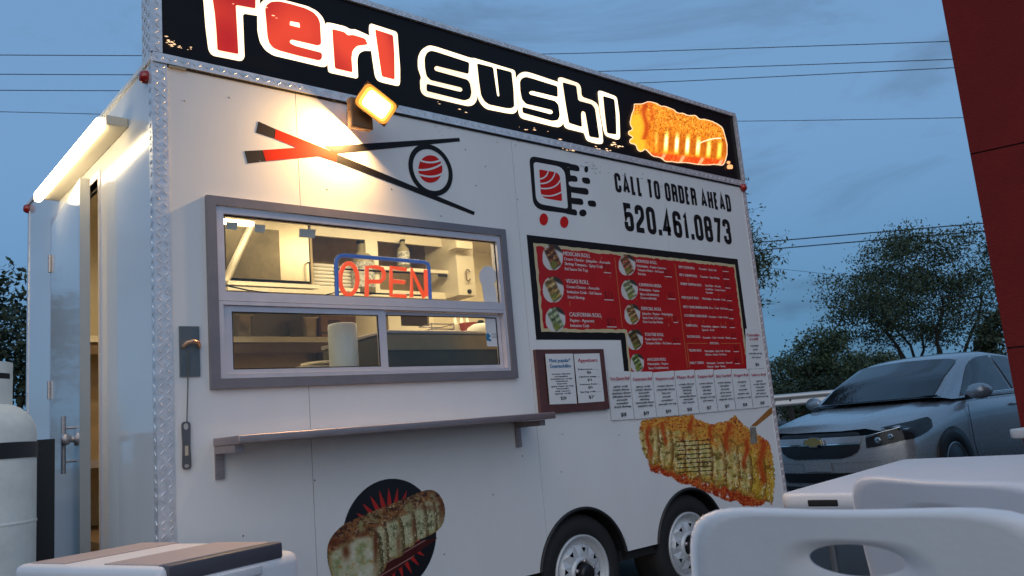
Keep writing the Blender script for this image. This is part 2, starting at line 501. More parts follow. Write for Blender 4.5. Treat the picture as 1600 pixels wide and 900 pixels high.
# ================================================================== FOOD TRAILER
TW, TD, ZB, ZH, ZS = 3.937, 2.19, 0.349, 2.54, 3.067
tr = empty('food_trailer', 'white concession food trailer with lit sign board and serving window', 'food trailer', (TW / 2, TD / 2, 0))
WX0, WX1, WZ0, WZ1 = 0.189, 1.701, 1.275, 2.024
AX = [2.055, 2.923]; AR = 0.305; AZ = 0.302

# ---- front skin: four sheets, the second with the window opening, the wheel arches cut out
seams = [0.0, 0.592, 1.811, 3.03, TW]
def bottom_edge(x0, x1):
    pts = [(x0, ZB)]
    for c in AX:
        h = math.sqrt(AR ** 2 - (ZB - AZ) ** 2)
        for k in range(25):
            t0 = math.pi - math.asin((ZB - AZ) / AR); t1 = math.asin((ZB - AZ) / AR)
            t = t0 + (t1 - t0) * k / 24
            x = c + AR * math.cos(t); z = AZ + AR * math.sin(t)
            if x0 < x < x1: pts.append((x, z))
    pts.append((x1, ZB)); return pts
def arch_z(x):
    for c in AX:
        if abs(x - c) < AR:
            z = AZ + math.sqrt(AR ** 2 - (x - c) ** 2)
            if z > ZB: return z
    return ZB
gap = 0.0012
for i in range(4):
    x0, x1 = seams[i] + gap, seams[i + 1] - gap
    be = bottom_edge(x0, x1)
    be[0] = (x0, arch_z(x0)); be[-1] = (x1, arch_z(x1))
    m = MB()
    if i < 2:      # the window opening spans the first two sheets
        ox0, ox1 = WX0 + 0.012, WX1 - 0.012; oz0, oz1 = WZ0 + 0.012, WZ1 - 0.012
        a0, a1 = max(x0, ox0), min(x1, ox1)
        if i == 0: poly = be + [(x1, oz0), (a0, oz0), (a0, oz1), (x1, oz1), (x1, ZH), (x0, ZH)]
        else: poly = be + [(x1, ZH), (x0, ZH), (x0, oz1), (a1, oz1), (a1, oz0), (x0, oz0)]
        m.slab(poly, (), 0.0, 0.03)
    else: m.slab(be + [(x1, ZH), (x0, ZH)], (), 0.0, 0.03)
    m.build('wall_sheet', M_skin, tr)
m = MB(); 
m.slab([(0.03, ZB + .33), (TW - .03, ZB + .33), (TW - .03, ZH - .02), (0.03, ZH - .02)], [[(WX0 + .012, WZ0 + .012), (WX0 + .012, WZ1 - .012), (WX1 - .012, WZ1 - .012), (WX1 - .012, WZ0 + .012)]], 0.034, 0.05)
m2 = MB(); m2.box((0.05, 0.5, 0.66), (TW - .05, TD - .05, 0.70)); 
m.build('inner_lining', M_cream, tr)
m2.build('floor', M_brown, tr)
# screws and scuffs on the skin
m = MB()
for sx, sz in [(0.30, 0.73), (0.24, 0.68), (0.6, 0.9), (1.2, 0.52), (1.5, 0.74), (1.55, 2.24), (0.42, 2.2), (0.72, 2.12), (1.05, 2.16), (1.32, 2.06), (1.95, 0.8), (1.7, 0.9), (2.4, 0.95), (0.12, 2.4), (0.3, 2.45), (1.62, 2.35), (1.5, 2.42), (1.82, 2.2)]:
    m.lathe([(0.004, 0), (0.003, -0.0012), (0.0, -0.0014)], (sx, 0.0, sz), 8, 'y')
m.parts('screw', mat('screw', (0.25, 0.24, 0.24), 0.4, 0.6), tr)
# ---- left end wall with the door opening
DY0, DY1, DZ0, DZ1 = 0.735, 1.60, 0.42, 2.285
def side_slab(poly, holes, x0, x1):
    """polygon in (y, z) on the plane x"""
    m = MB(); m.slab(poly, holes, 0, x1 - x0)
    m.v = [(x0 + v[1], v[0], v[2]) for v in m.v]
    return m
for (y0, y1) in ((0.0, 0.485), (0.4874, TD)):
    if y0 < 0.2: side_slab([(y0 + .002, ZB), (y1, ZB), (y1, ZH), (y0 + .002, ZH)], [], 0.0, 0.03).build('wall_sheet', M_side, tr, True)
    else: side_slab([(y0, ZB), (y1, ZB), (y1, ZH), (y0, ZH)], [[(DY0, DZ0), (DY0, DZ1), (DY1, DZ1), (DY1, DZ0)]], 0.0, 0.03).build('wall_sheet', M_side, tr, True)
m = MB(); m.box((0.034, DY0, DZ0), (0.05, DY0 - 0.6, ZH - .03)); m.box((0.034, DY1, DZ0), (0.05, TD - .03, ZH - .03)); m.box((0.034, DY0, DZ1), (0.05, DY1, ZH - .03))
m.build('inner_lining', M_cream, tr)
m = MB()   # door frame, proud of the skin
m.box((-0.005, DY0 - 0.03, DZ0), (0.05, DY0, DZ1 + .03)); m.box((-0.005, DY1, DZ0), (0.05, DY1 + .02, DZ1 + .03)); m.box((-0.005, DY0, DZ1), (0.05, DY1, DZ1 + .03))
m.build('door_frame', M_alu, tr)
# ---- door standing ajar, hinged on its far side
dh = np.array([0.030, DY1 - 0.004, DZ0 + .01]); ang = math.radians(4.5)
ddir = np.array([-math.sin(ang), -math.cos(ang), 0]); dnrm = np.array([-math.cos(ang), math.sin(ang), 0])
DWd, DHt, DT = 0.855, DZ1 - DZ0 - .015, 0.036
def dpt(u, t, z): return dh + ddir * u + dnrm * t + np.array([0, 0, z])
def dbox(m, u0, u1, t0, t1, z0, z1):
    m.add([dpt(u, t, z) for z in (z0, z1) for t in (t0, t1) for u in (u0, u1)], [(0, 1, 3, 2), (4, 6, 7, 5), (0, 4, 5, 1), (2, 3, 7, 6), (0, 2, 6, 4), (1, 5, 7, 3)])
door = MB(); dbox(door, 0, DWd - .003, 0, DT, 0, DHt)
door = door.build('door', M_side, tr, True)
m = MB(); dbox(m, DWd - .003, DWd + .002, -.002, DT + .002, 0, DHt); m.build('door_edge', mat('edge_strip', (0.42, 0.42, 0.40), 0.4, 0.6), door, True)
m = MB()
for zz in (0.30, 0.95, 1.60):
    m.cyl(dpt(-.004, DT + .006, zz), dpt(-.004, DT + .006, zz + .09), .009, n=10)
m.parts('hinge', M_steel, door)
m = MB()
hz = 1.14 - DZ0
for zz in (hz + .05, hz - .09): m.tube([dpt(DWd - .11, DT, zz), dpt(DWd - .11, DT + .045, zz)], .005, 8)
m.tube([dpt(DWd - .11, DT + .047, hz - .14), dpt(DWd - .11, DT + .047, hz + .10)], .010, 10)
m.build('pull_handle', M_steel, door)
m = MB(); q = dpt(DWd - .055, DT, hz)
m.tube([q, q + dnrm * .012, q + dnrm * .014, q + dnrm * .03, q + dnrm * .034, q + dnrm * .06, q + dnrm * .064], [.028, .028, .013, .013, .022, .026, .015], 16)
m.build('door_knob', M_steel, door)
# ---- the other walls, roof and underside
m = MB(); m.box((TW - .03, 0.002, ZB), (TW, TD, ZH)); m.build('end_wall', M_skin, tr)
m = MB(); m.box((0.03, TD - .03, ZB), (TW - .03, TD, ZH)); m.build('rear_wall', M_skin, tr)
m = MB(); m.box((0.03, TD - .05, ZB + .12), (TW - .03, TD - .034, ZH - .02)); m.box((TW - .05, 0.05, ZB + .12), (TW - .034, TD - .05, ZH - .02)); m.build('inner_lining', M_cream, tr)
m = MB(); m.box((-.008, -.002, ZH + .001), (TW + .008, TD + .008, ZH + .02)); m.build('roof', M_skin, tr)
m = MB(); m.box((0.05, 0.05, ZH - .05), (TW - .05, TD - .05, ZH - .03)); m.build('inner_ceiling', M_creamp, tr)
m = MB(); m.box((0.04, 0.5, ZB - .06), (TW - .04, TD - .06, ZB + .1)); m.box((0.04, .034, ZB + .02), (1.70, .5, ZB + .1)); m.box((3.28, .034, ZB + .02), (TW - .04, .5, ZB + .1))
m.box((1.62, .30, .30), (3.36, .5, .66)); m.build('chassis', M_dark, tr)
m = MB()
for c in AX:     # rolled black lips of the wheel arches
    t0 = math.asin((ZB - AZ) / AR)
    m.tube([(c + AR * math.cos(t), -.006, AZ + AR * math.sin(t)) for t in np.linspace(t0, math.pi - t0, 40)], .009, 8)
    m.grid([[(c + (AR - .002) * math.cos(t), y, AZ + (AR - .002) * math.sin(t)) for t in np.linspace(0.05, math.pi - .05, 30)] for y in (.004, .30)])
m.parts('wheel_arch', mat('black_arch', (0.014, 0.014, 0.015), 0.5), tr)
m = MB(); m.box((AX[0] + AR * .93, .03, .30), (AX[1] - AR * .93, .06, ZB + .0)); m.build('axle_beam', M_dark, tr)
# tongue of the trailer below the propane bottle
m = MB()
for y in (0.35, 1.85): m.tube([(0.1, y, .40), (-1.05, 1.095 + (y - 1.1) * .05, .40)], .045, 4)
m.box((-.95, .9, .36), (-.75, 1.3, .44)); m.box((-.70, 0.12, .395), (-.05, .95, .42))
m.build('tongue', M_dark, tr)
# ---- wheels
def wheel(cx):
    wr = MB()
    T = 0.292; hz = 0.292
    o = (cx, 0.03, hz)
    prof = [(0.182, 0.012), (0.19, -.006), (0.215, -.016), (0.25, -.014), (0.275, 0.0), (0.289, .03), (T, .06), (T, .14), (0.285, .175), (0.25, .19), (0.18, .19)]
    wr.lathe(prof, o, 56, 'y')
    wh = wr.build('wheel', M_tyre, tr)
    t = MB()
    t.lathe([(0.185, .02), (0.186, -.012), (0.178, -.014), (0.170, -.004), (0.160, .03), (0.150, .032), (0.146, .015), (0.142, .012)], o, 56, 'y')
    # disc with eight triangular vents: a ring of wedges around the openings
    n = 8
    def pt(r_, th, d): return (cx + r_ * math.cos(th), 0.03 + d, hz + r_ * math.sin(th))
    for k in range(n):
        th0 = 2 * math.pi * k / n + .2; th1 = th0 + 2 * math.pi / n; h0 = th0 + .27; h1 = th1 - .27; hc = (th0 + th1) / 2
        da, db, dc = .012, -.004, -.008
        o4 = [pt(.142, th0, da), pt(.142, h0, da), pt(.142, h1, da), pt(.142, th1, da)]
        i3 = [pt(.082, th0, dc), pt(.082, hc, dc), pt(.082, th1, dc)]
        v1 = [pt(.124, h0, db), pt(.124, h1, db), pt(.100, hc, dc)]
        t.add(o4 + i3 + v1, [(0, 1, 7), (1, 2, 8, 7), (2, 3, 8), (3, 6, 8), (6, 5, 9, 8), (5, 4, 7, 9), (4, 0, 7)], False)
    t.lathe([(.082, -.008), (.074, -.018), (.066, -.020), (.060, -.014), (.050, .0), (.048, .02)], o, 40, 'y')
    t.build('rim', M_rim, wh)
    h = MB(); h.lathe([(.048, .01), (.048, -.035), (.042, -.048), (.030, -.052), (0, -.053)], o, 24, 'y')
    h.build('hub', mat('hub_black', (0.02, 0.02, 0.022), 0.35, .3), wh)
    nn = MB()
    for k in range(5):
        th = 2 * math.pi * k / 5 + .3
        nn.lathe([(.011, -.012), (.011, -.030), (.007, -.034), (0, -.035)], (cx + .060 * math.cos(th), .03, hz + .060 * math.sin(th)), 6, 'y', False)
    nn.parts('lug_nut', M_steel, wh)
    b = MB(); b.lathe([(0.165, .05), (0, .05)], o, 30, 'y'); b.build('brake_drum', M_dark, wh)
for c in AX: wheel(c)
# ---- tread-plate trims
def tread(name, axis_pts, bars, parent):
    m = MB()
    for a, b in axis_pts: m.box(a, b)
    t = m.build(name, M_tread, parent)
    k = MB()
    for (c, d, u, n, L_, W_, H_) in bars:      # lozenge bars: centre, long dir, cross dir, normal
        c, d, u, n = map(np.array, (c, d, u, n))
        k.add([c + d * L_, c + u * W_, c - d * L_, c - u * W_, c + d * L_ * .55 + n * H_, c + u * W_ * .4 + n * H_, c - d * L_ * .55 + n * H_, c - u * W_ * .4 + n * H_],
              [(4, 5, 6, 7), (0, 1, 5, 4), (1, 2, 6, 5), (2, 3, 7, 6), (3, 0, 4, 7)])
    ko = k.build('tread_bars', M_tread, t, True); ko['kind'] = 'stuff'
def strip_bars(o, along, across, normal, length, width, pitch=0.024):
    o, along, across, normal = map(lambda q: np.array(q, float), (o, along, across, normal))
    bars = []; n = int(length / pitch); rows = max(1, int(width / 0.022))
    for i in range(n):
        for j in range(rows):
            s = 1 if (i + j) % 2 else -1
            d = (along + s * across) / math.sqrt(2); u = (along - s * across) / math.sqrt(2)
            bars.append((o + along * (i + .5) * pitch + across * (j + .5) * width / rows, d, u, normal, .0125, .0034, .0022))
    return bars
tread('corner_trim', [((-.004, -.004, ZB), (.055, .0, ZH)), ((-.004, .0, ZB), (.0, .036, ZH - .01))],
      strip_bars((.0, -.004, ZB), (0, 0, 1), (1, 0, 0), (0, -1, 0), ZH - ZB, .054) + strip_bars((-.004, .0, ZB), (0, 0, 1), (0, 1, 0), (-1, 0, 0), ZH - ZB, .034), tr)
tread('corner_trim', [((TW - .035, -.004, ZB), (TW + .004, .0, ZH)), ((TW, .0, ZB), (TW + .004, .036, ZH))],
      strip_bars((TW - .035, -.004, ZB), (0, 0, 1), (1, 0, 0), (0, -1, 0), ZH - ZB, .037), tr)
m = MB(); m.box((-.004, TD - .03, ZB), (.0, TD + .004, ZH)); m.build('corner_trim', M_tread, tr)
# ---- sign box above the roof line
SD = 0.095
m = MB(); m.box((.0, .002, ZH + .03), (TW, SD, ZS - .01)); sign = m.build('sign_box', M_signbk, tr)
tread('sign_trim', [((.0, -.012, ZH - .004), (TW, -.001, ZH + .034))], strip_bars((0.0, -.012, ZH - .002), (1, 0, 0), (0, 0, 1), (0, -1, 0), TW, .034), tr)
tread('sign_trim', [((.0, -.012, ZS - .026), (TW, SD + .004, ZS))], strip_bars((0.0, -.012, ZS - .026), (1, 0, 0), (0, 0, 1), (0, -1, 0), TW, .026), tr)
tread('sign_trim', [((-.006, -.012, ZH + .036), (.036, -.001, ZS - .028)), ((-.006, -.001, ZH + .022), (-.001, SD + .004, ZS))],
      strip_bars((.0, -.012, ZH + .036), (0, 0, 1), (1, 0, 0), (0, -1, 0), ZS - ZH - .066, .034) + strip_bars((-.006, .002, ZH + .036), (0, 0, 1), (0, 1, 0), (-1, 0, 0), ZS - ZH - .06, .09), tr)
tread('sign_trim', [((TW - .03, -.012, ZH + .036), (TW + .006, -.001, ZS - .028)), ((TW + .001, -.001, ZH + .022), (TW + .006, SD + .004, ZS))],
      strip_bars((TW - .03, -.012, ZH + .036), (0, 0, 1), (1, 0, 0), (0, -1, 0), ZS - ZH - .066, .032), tr)
# narrow dark lip below the strip, small fixing tab
m = MB(); m.box((.055, -.006, ZH - .013), (TW - .036, 0, ZH - .005)); m.build('strip_lip', M_dark, tr)
m = MB(); q = P(262, 101); q2 = P(289, 109); m.box((q[0], -.014, q2[2]), (q2[0], -.0, q[2] - .012)); m.build('fixing_tab', mat('brass_tab', (0.45, 0.36, 0.24), .4, .6), tr)
# ---- sign lettering (a backlit face: the white outlines and coloured fills glow)
def zA(pts): return [(300 + x / 4.706, y / 4.706) for x, y in pts]
def zB_(pts): return [(640 + x / 4.706, 60 + y / 4.706) for x, y in pts]
def glow_mat(name, c, es):
    """backlit acrylic: uneven lamps behind give slow brightness changes"""
    m = bpy.data.materials.new(name); m.use_nodes = True; t = m.node_tree; b = t.nodes['Principled BSDF']
    b.inputs['Base Color'].default_value = (*c, 1); b.inputs['Roughness'].default_value = .3
    b.inputs['Emission Color'].default_value = (*c, 1)
    co = t.nodes.new('ShaderNodeTexCoord'); n = t.nodes.new('ShaderNodeTexNoise'); n.inputs['Scale'].default_value = 2.6; n.inputs['Detail'].default_value = 1
    t.links.new(co.outputs['Object'], n.inputs['Vector'])
    mr = t.nodes.new('ShaderNodeMapRange'); mr.inputs[1].default_value = .32; mr.inputs[2].default_value = .66; mr.inputs[3].default_value = es * .6; mr.inputs[4].default_value = es * 1.25
    t.links.new(n.outputs['Fac'], mr.inputs[0]); t.links.new(mr.outputs[0], b.inputs['Emission Strength'])
    return m
G_white = glow_mat('backlit_white', (1.0, 0.76, 0.48), 1.0)
G_red = glow_mat('backlit_red', s2l((226, 58, 34)), 0.36)
t = G_red.node_tree; b = t.nodes['Principled BSDF']; n = t.nodes['Noise Texture']; r = t.nodes.new('ShaderNodeValToRGB')
r.color_ramp.elements[0].position = .38; r.color_ramp.elements[0].color = (*s2l((196, 26, 18)), 1); r.color_ramp.elements[1].position = .62; r.color_ramp.elements[1].color = (*s2l((226, 66, 34)), 1)
t.links.new(n.outputs['Fac'], r.inputs[0]); t.links.new(r.outputs[0], b.inputs['Base Color']); t.links.new(r.outputs[0], b.inputs['Emission Color'])
letters = [
 (zA, [(20, -255), (500, -125), (500, 118), (375, 98), (388, 425), (362, 450), (150, 408), (122, 370), (100, 200), (85, 0), (70, -80), (25, -95)],
  [(75, -200), (465, -95), (465, 65), (320, 38), (340, 400), (185, 370), (178, 240), (165, 100), (150, 0), (145, -110), (80, -130)], 1, []),
 (zA, [(480, 120), (490, 60), (510, 10), (560, -15), (640, -10), (720, 10), (850, 45), (920, 80), (965, 130), (980, 175), (1000, 470), (985, 490), (960, 493), (780, 450), (600, 408), (540, 370), (500, 310), (482, 230)],
  [(535, 70), (545, 40), (580, 15), (640, 12), (720, 30), (830, 62), (890, 92), (925, 130), (940, 170), (948, 325), (925, 338), (730, 293), (715, 305), (722, 322), (760, 340), (945, 388), (955, 400), (952, 435), (930, 447), (780, 412), (640, 375), (595, 355), (565, 320), (552, 270), (545, 180)], 1,
  [[(718, 160), (785, 172), (790, 207), (715, 188)]]),
 (zA, [(980, 165), (1020, 168), (1130, 195), (1160, 215), (1200, 215), (1290, 255), (1330, 275), (1330, 375), (1260, 372), (1225, 395), (1215, 440), (1222, 580), (1010, 535), (1000, 520), (985, 300)],
  [(1028, 215), (1120, 238), (1140, 262), (1180, 258), (1270, 285), (1290, 330), (1210, 340), (1178, 375), (1170, 430), (1178, 535), (1048, 505), (1035, 330)], 1, []),
 (zA, [(1305, 170), (1510, 235), (1522, 400), (1530, 500), (1530, 610), (1520, 635), (1390, 605), (1360, 590), (1345, 560), (1325, 430), (1300, 220)],
  [(1342, 218), (1475, 262), (1485, 400), (1487, 588), (1392, 565), (1375, 450)], 1, []),
 (zB_, [(60, 140), (85, 85), (140, 50), (190, 60), (450, 145), (480, 145), (500, 400), (495, 455), (470, 490), (430, 500), (110, 425), (80, 390), (75, 310), (85, 290), (60, 220)],
  [(105, 150), (120, 110), (150, 92), (190, 100), (435, 180), (430, 265), (190, 205), (175, 220), (185, 240), (420, 305), (440, 330), (452, 400), (440, 445), (400, 460), (120, 390), (120, 335), (370, 395), (385, 385), (378, 365), (150, 310), (120, 280), (108, 220)], 0, []),
 (zB_, [(455, 140), (775, 235), (790, 400), (795, 525), (770, 555), (720, 552), (560, 520), (520, 480), (500, 440), (480, 300)],
  [(490, 185), (610, 215), (640, 425), (655, 430), (632, 220), (745, 250), (760, 380), (765, 505), (740, 518), (700, 515), (580, 490), (545, 465), (520, 420), (505, 320)], 0, []),
 (zB_, [(780, 290), (810, 255), (850, 245), (890, 255), (1085, 320), (1110, 330), (1130, 560), (1128, 630), (1100, 655), (1060, 650), (820, 590), (800, 560), (795, 500), (800, 470), (785, 400)],
  [(805, 320), (820, 295), (850, 285), (890, 295), (1082, 355), (1085, 435), (890, 388), (872, 400), (880, 415), (1065, 462), (1090, 490), (1100, 570), (1085, 605), (1040, 610), (825, 550), (822, 505), (1035, 560), (1048, 548), (1040, 530), (850, 485), (820, 450), (808, 390)], 0, []),
 (zB_, [(1085, 295), (1110, 285), (1240, 330), (1258, 360), (1262, 430), (1350, 460), (1385, 490), (1395, 560), (1410, 640), (1422, 775), (1380, 778), (1300, 755), (1280, 700), (1275, 695), (1150, 665), (1130, 640), (1115, 450)],
  [(1118, 325), (1220, 352), (1235, 460), (1335, 487), (1358, 520), (1390, 738), (1315, 725), (1285, 545), (1262, 535), (1255, 560), (1262, 655), (1165, 625), (1140, 480)], 0, []),
 (zB_, [(1380, 390), (1400, 385), (1520, 430), (1540, 560), (1545, 735), (1525, 748), (1440, 720), (1425, 690), (1395, 540)],
  [(1415, 425), (1500, 450), (1510, 560), (1515, 710), (1445, 700), (1430, 570)], 0, []),
]
yo = 0.0015
for i, (fn, outl, fill, red, extra) in enumerate(letters):
    m = MB(); poly_px(m, chaikin(fn(outl), .25, 2.6, 2), yo - .0006 * i); o = m.build('letter_outline', G_white, sign)
    m = MB(); poly_px(m, chaikin(fn(fill), .25, 1.6, 2), yo - .0006 * i - .004); m.build('letter_fill', G_red if red else M_signbk, sign)
    for e in extra:
        m = MB(); poly_px(m, chaikin(fn(e), .25, .8, 1), yo - .0006 * i - .006); m.build('letter_counter', G_white, sign)
# worn print: light leaking where the black film has flaked
m = MB(); rr = random.Random(3)
for (cx, cy, n, sx, sy) in ((263, 66, 14, 9, 7), (285, 76, 8, 12, 4), (885, 228, 26, 28, 7), (930, 236, 26, 26, 6), (965, 228, 10, 12, 3), (830, 205, 6, 30, 6), (700, 166, 4, 60, 5), (430, 22, 5, 80, 8), (330, 45, 3, 20, 20)):
    for k in range(n):
        x = cx + rr.gauss(0, sx * .5); y = cy + rr.gauss(0, sy * .5) + (x - cx) * .2; s = rr.uniform(.5, 2.2)
        poly_px(m, [(x - s * 1.6, y - .2 * s), (x + rr.uniform(-.5, .5), y - s * .45), (x + s * 1.6, y + .35 * s), (x + rr.uniform(-.5, .5), y + s * .5)], -.0062 - .00003 * k)
m.build('flaked_film', glow_mat('backlit_flake', (1.0, .62, .34), .75), sign)['kind'] = 'stuff'

# ---- picture of a sushi tray on the sign (backlit print)
def z3(pts, ox, oy, s): return [(ox + x / s, oy + y / s) for x, y in pts]
sg_poly = chaikin(z3([(180, 130), (260, 130), (320, 105), (400, 125), (430, 150), (470, 150), (560, 185), (590, 215), (640, 215), (690, 240), (760, 235), (800, 275), (830, 270), (910, 290), (980, 325), (1020, 360), (1040, 430), (1062, 520), (1062, 600), (1045, 670), (1020, 715), (940, 706), (860, 712), (770, 705), (690, 690), (600, 690), (540, 680), (480, 680), (430, 640), (360, 630), (290, 560), (250, 590), (210, 565), (200, 520), (140, 505), (140, 465), (175, 450), (125, 420), (130, 385), (170, 375), (140, 320), (155, 240), (180, 180)], 960, 140, 6), .25, 2, 1)
sg_dot = [z3(p, 960, 140, 6) for p in (ell(1070, 683, 18, 16, 12), ell(1083, 725, 30, 26, 14))]
def sushi_sign(X, Y):
    ins = inpoly(X, Y, sg_poly); d = edged(X, Y, sg_poly)
    zx = (X - 960) * 6; zy = (Y - 140) * 6
    n1 = noise2(zx / 22, zy / 30, 1); n2 = noise2(zx / 9, zy / 12, 2); n3 = noise2(zx / 60, zy / 60, 5, 2)
    t = (zx - 180) / 860.0
    top = 150 + t * 200; bot = 560 + t * 90            # crust line, sauce line
    v = (zy - top) / (bot - top)
    c = np.zeros(X.shape + (3,)) + np.array([222, 122, 24.])
    c = mixc(c, (168, 74, 8), (n1 - .45) * 2.6)
    c = mixc(c, (250, 178, 52), (n2 - .52) * 3.0)
    ph = (t - .26) * 8.6 + .25 * v
    stripe = np.clip(np.cos(ph * 2 * math.pi) * .9 + .25, 0, 1)
    band = np.clip((v - .36) * 4, 0, 1) * np.clip((1.04 - v) * 8, 0, 1) * np.clip((t - .22) * 12, 0, 1)
    c = mixc(c, (255, 214, 66), stripe * band * .95)
    core = stripe ** 2 * band * np.exp(-((t - .52) / .3) ** 2) * np.exp(-((v - .72) / .22) ** 2)
    c = mixc(c, (255, 252, 205), core * 1.3)
    c = mixc(c, (150, 60, 6), (1 - stripe) * band * .55 * (n2 + .3))
    crumb = np.clip((noise2(zx / 7, zy / 7, 31, 3) - .56) * 6, 0, 1) * np.clip((.55 - v) * 4, 0, 1)
    c = mixc(c, (255, 196, 84), crumb * .8); c = mixc(c, (128, 48, 4), np.clip((noise2(zx / 9 + 40, zy / 11, 33, 3) - .58) * 6, 0, 1) * np.clip((.8 - v) * 3, 0, 1) * .8)
    left = np.clip((.17 - t) * 14, 0, 1) * np.clip((zy - 190) / 60, 0, 1)
    c = mixc(c, (236, 178, 40), left * .8)
    drip = np.exp(-((zx - 290 - 14 * np.sin(zy / 45)) / 26) ** 2) * (zy < 470)
    c = mixc(c, (170, 52, 8), drip * .8)
    drip2 = np.exp(-((zx - 350 - 8 * np.sin(zy / 30)) / 16) ** 2) * (zy < 300)
    c = mixc(c, (190, 66, 10), drip2 * .6)
    sauce = np.clip((v - 1.0) * 14, 0, 1) * (t > .16)
    sc = mixc(np.zeros(X.shape + (3,)) + np.array([205, 62, 16.]), (240, 130, 50), (n2 - .5) * 3)
    sc = mixc(sc, (255, 220, 170), np.exp(-((np.sin(zx / 30 + zy / 55) - .95) / .12) ** 2) * .6)
    c = c * (1 - sauce[..., None]) + sc * sauce[..., None]
    scr = np.exp(-((zy - (455 + 110 * np.clip((1000 - zx) / 200, 0, 1.6) ** 2 * .42)) / 6) ** 2) * (zx > 800) * (zx < 1000)
    c = mixc(c, (255, 240, 205), scr)
    c = mixc(c, (255, 206, 160), np.clip((1.9 - d) / .7, 0, 1))
    mask = ins.copy()
    for p in sg_dot:
        i2 = inpoly(X, Y, p); mask |= i2; c[i2] = (240, 170, 110)
    return c, mask
paint('sushi_picture', 978, 155, 1147, 264, 340, 220, sushi_sign, -.006, sign, vcol_mat('backlit_print', .3, .62))

# ---- chopstick and roll drawing
def z4(pts): return z3(pts, 370, 180, 4.1026)
art = MB(); poly_px(art, z4([(137, 40), (250, 90), (240, 150), (122, 112)]), -.0012); poly_px(art, z4([(48, 230), (165, 224), (185, 295), (68, 310)]), -.0012)
arts = art.parts('chopstick_tip', M_greyv, tr); art = arts[0]
m = MB(); poly_px(m, z4([(250, 90), (520, 196), (645, 246), (634, 298), (525, 262), (185, 295), (165, 224), (384, 208), (240, 150)]), -.0016); m.build('chopstick_grips', M_orred, tr)
m = MB(); poly_px(m, z4([(643, 250), (1525, 620), (1519, 641), (634, 298)]), -.0014); poly_px(m, z4([(553, 199), (1425, 145), (1430, 168), (645, 247)]), -.0013)
cx, cz, cr = 1.279, 2.283, .128
vs, fs = ribbon([(cx + (cr - .012) * math.cos(t), cz + (cr - .012) * math.sin(t)) for t in np.linspace(0, 2 * math.pi, 65)[:-1]], .025, True)
m.add([(v[0], -.0019, v[1]) for v in vs], [f[::-1] for f in fs]); m.parts('chopstick_shaft', M_black, tr)
m = MB(); poly_px(m, z4(ell(1240, 345, 77, 88, 40)), -.0014); art = m.build('roll_filling', M_red, tr)
m = MB()
for (a, b, c_) in (((1150, 285), (1235, 325), (1325, 280)), ((1150, 345), (1250, 350), (1335, 295)), ((1150, 385), (1250, 400), (1335, 340)), ((1150, 392), (1260, 410), (1335, 370))):
    pass
for (a, b, c_) in (((1158, 283), (1240, 325), (1318, 282)), ((1152, 350), (1250, 362), (1326, 303)), ((1160, 378), (1260, 415), (1326, 368))):
    pts = [tuple((1 - t) ** 2 * np.array(a) + 2 * t * (1 - t) * np.array(b) + t * t * np.array(c_)) for t in np.linspace(0, 1, 14)]
    vs, fs = ribbon([tuple(P(*q)[[0, 2]]) for q in z4(pts)], .009); m.add([(v[0], -.0019, v[1]) for v in vs], [f[::-1] for f in fs])
m.parts('white_band', M_whitev, art)

# ---- delivery cart drawing
def z5(pts): return [((810 + p[0] / 6.4286), (230 + p[1] / 6.4286)) + tuple(q / 6.4286 for q in p[2:]) for p in pts]
cart = MB(); poly_px(cart, rpoly(z5([(106, 84, 70), (515, 162, 8), (540, 672, 8), (150, 622, 110)])), -.0010); cart = cart.build('cart_art', M_black, tr)
m = MB()
for k, p in enumerate([[(470, 158), (606, 184, 30), (616, 246, 28), (480, 225)], [(470, 278), (588, 290, 30), (596, 350, 28), (480, 338)], [(470, 392), (700, 414, 34), (706, 482, 30), (480, 446)], [(480, 502), (646, 518, 32), (654, 584, 30), (490, 562)], [(480, 618), (584, 626, 30), (592, 690, 28), (480, 668)],
       [(634, 302, 24), (716, 308, 32), (722, 374, 30), (642, 360, 30)], [(692, 534, 26), (776, 538, 34), (782, 604, 30), (698, 590, 28)]]):
    poly_px(m, rpoly(z5(p)), -.0014 - .00002 * k)
poly_px(m, z5(ell(680, 222, 20, 32, 20)), -.0014); poly_px(m, z5(ell(646, 661, 37, 35, 20)), -.0014)
m.parts('speed_bar', M_black, cart)
m = MB(); poly_px(m, rpoly(z5([(148, 146, 40), (462, 204, 90), (496, 620, 30), (178, 566, 80)])), -.0018)
for k, p in enumerate([[(500, 236, 20), (600, 262), (600, 286), (520, 280, 20)], [(488, 344, 18), (640, 362), (640, 398), (500, 382, 18)], [(530, 452, 18), (640, 478), (640, 512), (540, 500, 18)], [(512, 568, 18), (640, 590), (640, 622), (524, 616, 18)]]): pass
for k, p in enumerate([[(512, 238, 20), (560, 244), (560, 287), (522, 284, 20)], [(500, 346, 18), (560, 352), (560, 398), (508, 388, 18)]]): poly_px(m, rpoly(z5(p)), -.0020 - .00003 * k)
m.parts('white_panel', M_whitev, cart)
m = MB(); poly_px(m, rpoly(z5([(206, 224, 12), (412, 258, 60), (438, 544, 22), (226, 508, 60)])), -.0022)
poly_px(m, z5(ell(252, 725, 43, 60, 28)), -.0022); poly_px(m, z5(ell(458, 753, 42, 58, 28)), -.0022); m.parts('red_piece', M_red, cart)
m = MB()
